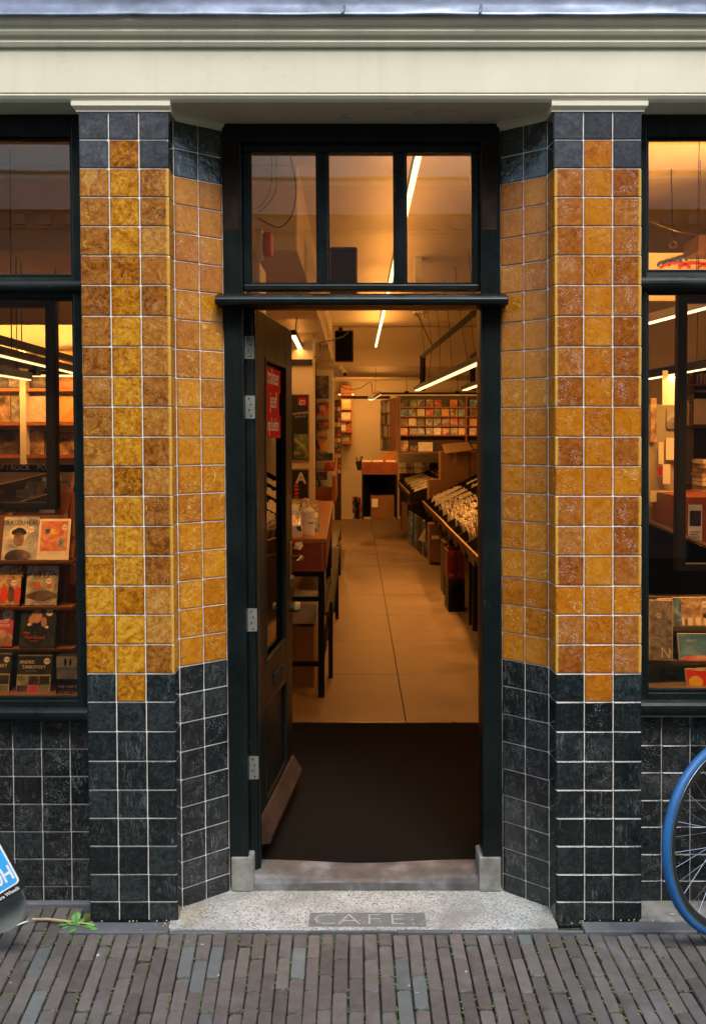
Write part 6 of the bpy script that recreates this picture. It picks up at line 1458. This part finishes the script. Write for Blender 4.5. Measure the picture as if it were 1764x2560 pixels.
# fork and frame, mostly beyond the picture
m_ = MB(); top = M @ Vector((.055, 0, .42)); crown = M @ Vector((.06, 0, .385))
for s in (-1, 1): m_.tube([M @ Vector((0, s * .055, 0)), M @ Vector((.035, s * .05, .25)), M @ Vector((.05, s * .045, .385))], [.007, .010, .012], 8)
m_.tube([M @ Vector((.05, -.045, .385)), M @ Vector((.05, .045, .385))], .013, 8); m_.build('fork', 'black_metal', bike, smooth=True)
hd0 = M @ Vector((.055, 0, .40)); hd1 = M @ Vector((.095, 0, .62))
bb = Vector((wc.x + .62, -.12, .28)); st_ = Vector((wc.x + .78, -.05, .80)); rw = Vector((wc.x + 1.07, -.12, WR))
m_ = MB(); m_.tube([hd0, hd1], .018, 10); m_.tube([hd0 + (hd1 - hd0) * .15, bb], .016, 10); m_.tube([hd0 + (hd1 - hd0) * .75, st_ - Vector((.03, .01, .12))], .015, 10); m_.tube([bb, st_], .015, 10)
for s in (-.05, .05): m_.tube([bb, rw + Vector((0, s, 0))], .009, 8); m_.tube([st_ - Vector((.03, .01, .12)), rw + Vector((0, s, 0))], .008, 8)
m_.build('frame', 'black_metal', bike, smooth=True)
hbq = hd1 + (hd1 - hd0).normalized() * .12; ax = (M.to_3x3() @ Vector((0, 1, 0)))
m_ = MB(); m_.tube([hd1, hbq], .012, 8); m_.tube([hbq - ax * .30 + Vector((.1, 0, -.02)), hbq - ax * .2, hbq, hbq + ax * .2, hbq + ax * .30 + Vector((.1, 0, -.02))], .011, 8); m_.build('handlebar', 'chrome', bike, smooth=True)
m_ = MB(); m_.lathe(st_ + Vector((0, 0, .0)), [(.03, 0), (.09, .02), (.10, .05), (.06, .065)], 14, sx=1.3); m_.build('saddle', 'rubber_black', bike, smooth=True)
m_ = MB(); m_.tube([bb - Vector((0, .05, 0)), bb + Vector((0, .05, 0))], .02, 10); m_.tube([bb + Vector((0, -.05, 0)), bb + Vector((.1, -.06, -.12))], .009, 8); m_.obox(bb + Vector((.1, -.11, -.12)), (.04, 0, 0), (0, .04, 0), (0, 0, .01)); m_.build('crank', 'steel', bike)
spoke_wheel(bike, rw, (math.radians(-3), 0), WR, tyre='rubber_black')

# scooter: licence plate, its holder and mudguard in view, the rear end beyond
YP = -.33
pc = Q(-33, 1984, YP)
sco = empty('scooter', (pc.x, YP, 0), label='scooter tail with a light blue licence plate and grey mudguard at the left picture edge', cat='scooter')
ang = math.radians(31)
M = Matrix.Translation(pc) @ Matrix.Rotation(math.radians(-8), 4, 'X') @ Matrix.Rotation(-ang, 4, 'Y') @ Matrix.Scale(1.1, 4)
def rrect(hw, hh, r, y, cx=0, cz=0, n=5):
    pts = []
    for sx, sz, a0 in ((1, 1, 0), (-1, 1, 90), (-1, -1, 180), (1, -1, 270)):
        for k in range(n + 1):
            a = math.radians(a0 + 90 * k / n); pts.append(Vector((cx + sx * (hw - r) + r * math.cos(a), y, cz + sz * (hh - r) + r * math.sin(a))))
    return pts
def plate(name, mat, hw, hh, r, y0, y1, cx=0, cz=0, par=sco):
    p0 = rrect(hw, hh, r, y0, cx, cz); p1 = rrect(hw, hh, r, y1, cx, cz); n = len(p0); m_ = MB()
    m_.add([M @ v for v in p0 + p1], [tuple(range(n - 1, -1, -1))[::-1], tuple(range(2 * n - 1, n - 1, -1))] + [(i, (i + 1) % n, n + (i + 1) % n, n + i) for i in range(n)])
    return m_.build(name, mat, par)
plate('plate_holder', 'rubber_black', .092, .080, .014, .001, .008, 0, -.008)
bp = plate('licence_plate', 'pure_white', .084, .068, .012, -.0015, .0005, 0, .003)
plate('plate_field', 'blue_plate', .079, .063, .009, -.0025, -.0010, 0, .003, par=sco)
def ptext(t, s, x, z, mat, sx=1.0, bold=0.0):
    text(t, s, (0, 0, 0), mat, None, rot=(0, 0, 0), sx=1, ext=.0002, bold=bold); o = bpy.data.objects[[k for k in ORG][-1]]
    o.data.transform(M @ Matrix.Translation((x, -.0030, z)) @ Matrix.Rotation(math.pi / 2, 4, 'X') @ Matrix.Diagonal((sx, 1, 1, 1))); o.parent = sco; o.location = -ORG[sco.name]
ptext('F 36 B', .062, -.004, .014, 'pure_white', .78, .0012); ptext('D 50H', .062, .012, -.046, 'pure_white', .78, .0012)
ptext('Rockstra Wheels', .0155, .022, -.082, 'pure_white', .95, .0002)
# mudguard below
m_ = MB(); N = 16; mg = []
cxm, czm, ra_, rb_ = -.005, -.095, .085, .085
for sgn, y in ((1, .012), (1, .02)):
    mg.append([Vector((cxm + ra_ * math.cos(t), y + .02 * (1 - math.sin(-t)), czm + rb_ * math.sin(t))) for t in [-math.pi * k / N for k in range(N + 1)]])
Mf = Matrix.Translation(pc + Vector((.010, .03, -.028))) @ Matrix.Rotation(math.radians(-14), 4, 'Y')
v0 = [Mf @ Vector((.078, .0, -.02))] + [Mf @ v for v in mg[0]] + [Mf @ Vector((-.09, .0, -.02))]; v1 = [v + Vector((0, .008, 0)) for v in v0]
n = len(v0); m_.add(v0 + v1, [tuple(range(n)), tuple(range(2 * n - 1, n - 1, -1))] + [(i, (i + 1) % n, n + (i + 1) % n, n + i) for i in range(n)]); m_.build('mudguard', 'grey_rubber', sco)
wcs = Vector((pc.x - .42, YP + .14, .225))
m_ = MB(); Mw = Matrix.Translation(wcs) @ Matrix.Rotation(math.radians(60), 4, 'Z')
for i in range(40):
    a = 2 * math.pi * i / 40
    for t in [k * math.pi / 4 for k in range(8)]: m_.v.append(Mw @ Vector(((.18 + .045 * math.cos(t)) * math.cos(a), .05 * math.sin(t), (.18 + .045 * math.cos(t)) * math.sin(a))))
for i in range(40):
    for j in range(8): m_.f.append((i * 8 + j, i * 8 + (j + 1) % 8, ((i + 1) % 40) * 8 + (j + 1) % 8, ((i + 1) % 40) * 8 + j))
m_.build('tyre', 'rubber_black', sco, smooth=True)
m_ = MB(); m_.tube([Mw @ Vector((0, -.05, 0)), Mw @ Vector((0, .05, 0))], .13, 20); m_.build('rim', 'steel', sco)
m_ = MB(); b0 = Vector((pc.x - .75, YP + .12, .62)); m_.lathe(b0, [(.10, -.12), (.17, -.05), (.20, .05), (.17, .13), (.05, .17)], 16, sx=1.7); m_.build('body', 'rubber_black', sco, smooth=True)
MB().tube([Vector((pc.x - .55, YP + .09, .50)), pc + Vector((-.02, .03, .06))], .012, 8).build('plate_bracket', 'rubber_black', sco)

# ---------------- house across the street (seen only as reflections in the glass)
YO = -6.6
oh = empty('opposite_house', (0, YO, 0), label='terraced house across the street with cream bands and dark windows, behind the viewer', cat='house')
plain('far_brick', (.24, .13, .09), .85, .2, 3); plain('far_pink', (.60, .36, .28), .7, .15, 2); plain('far_cream', (.80, .76, .64), .6, .08, 2); plain('far_dark', (.03, .035, .035), .3, .3, 2); plain('far_white', (.7, .7, .66), .6, .05)
def ob(name, mat, x0, x1, z0, z1, proud): MB().box(x0, x1, YO - .3, YO + proud, z0, z1).build(name, mat, oh)
ob('plinth', 'far_dark', -7, 7, 0, .5, .02); ob('shopfront', 'far_dark', -7, 7, .5, 2.6, 0)
for x_ in (-5.5, -3.3, -1.2, 1.1, 3.1, 5.3): ob('pilaster', 'far_brick', x_ - .25, x_ + .25, .5, 2.6, .09)
ob('fascia', 'far_brick', -7, 7, 2.6, 3.83, .03); ob('dentil_band', 'far_brick', -7, 7, 3.83, 4.0, .06)
dn = None
for k in range(-24, 25):
    if dn is None: dn = MB().box(-.06, .06, YO + .061, YO + .13, 3.86, 3.96).build('dentil', 'far_brick', oh); q = dn
    else: q = dup(dn, oh)
    q.location.x = k * .26
ob('pink_moulding', 'far_pink', -7, 7, 4.0, 4.30, .16); ob('grey_moulding', 'far_cream', -7, 7, 4.30, 4.36, .12); ob('cream_band', 'far_cream', -7, 7, 4.37, 4.62, .22)
ob('upper_wall', 'far_brick', -7, 7, 4.62, 6.9, 0)
for x_ in (-5.2, -3.1, -1.0, .95, 3.1, 5.1):
    w_ = MB().box(x_ - .55, x_ + .55, YO + .001, YO + .05, 4.7, 6.5).build('window', 'far_white', oh); MB().box(x_ - .45, x_ + .45, YO + .051, YO + .06, 4.8, 6.4).build('pane', 'far_dark', w_)
ob('eaves', 'far_white', -7, 7, 6.9, 7.1, .25)
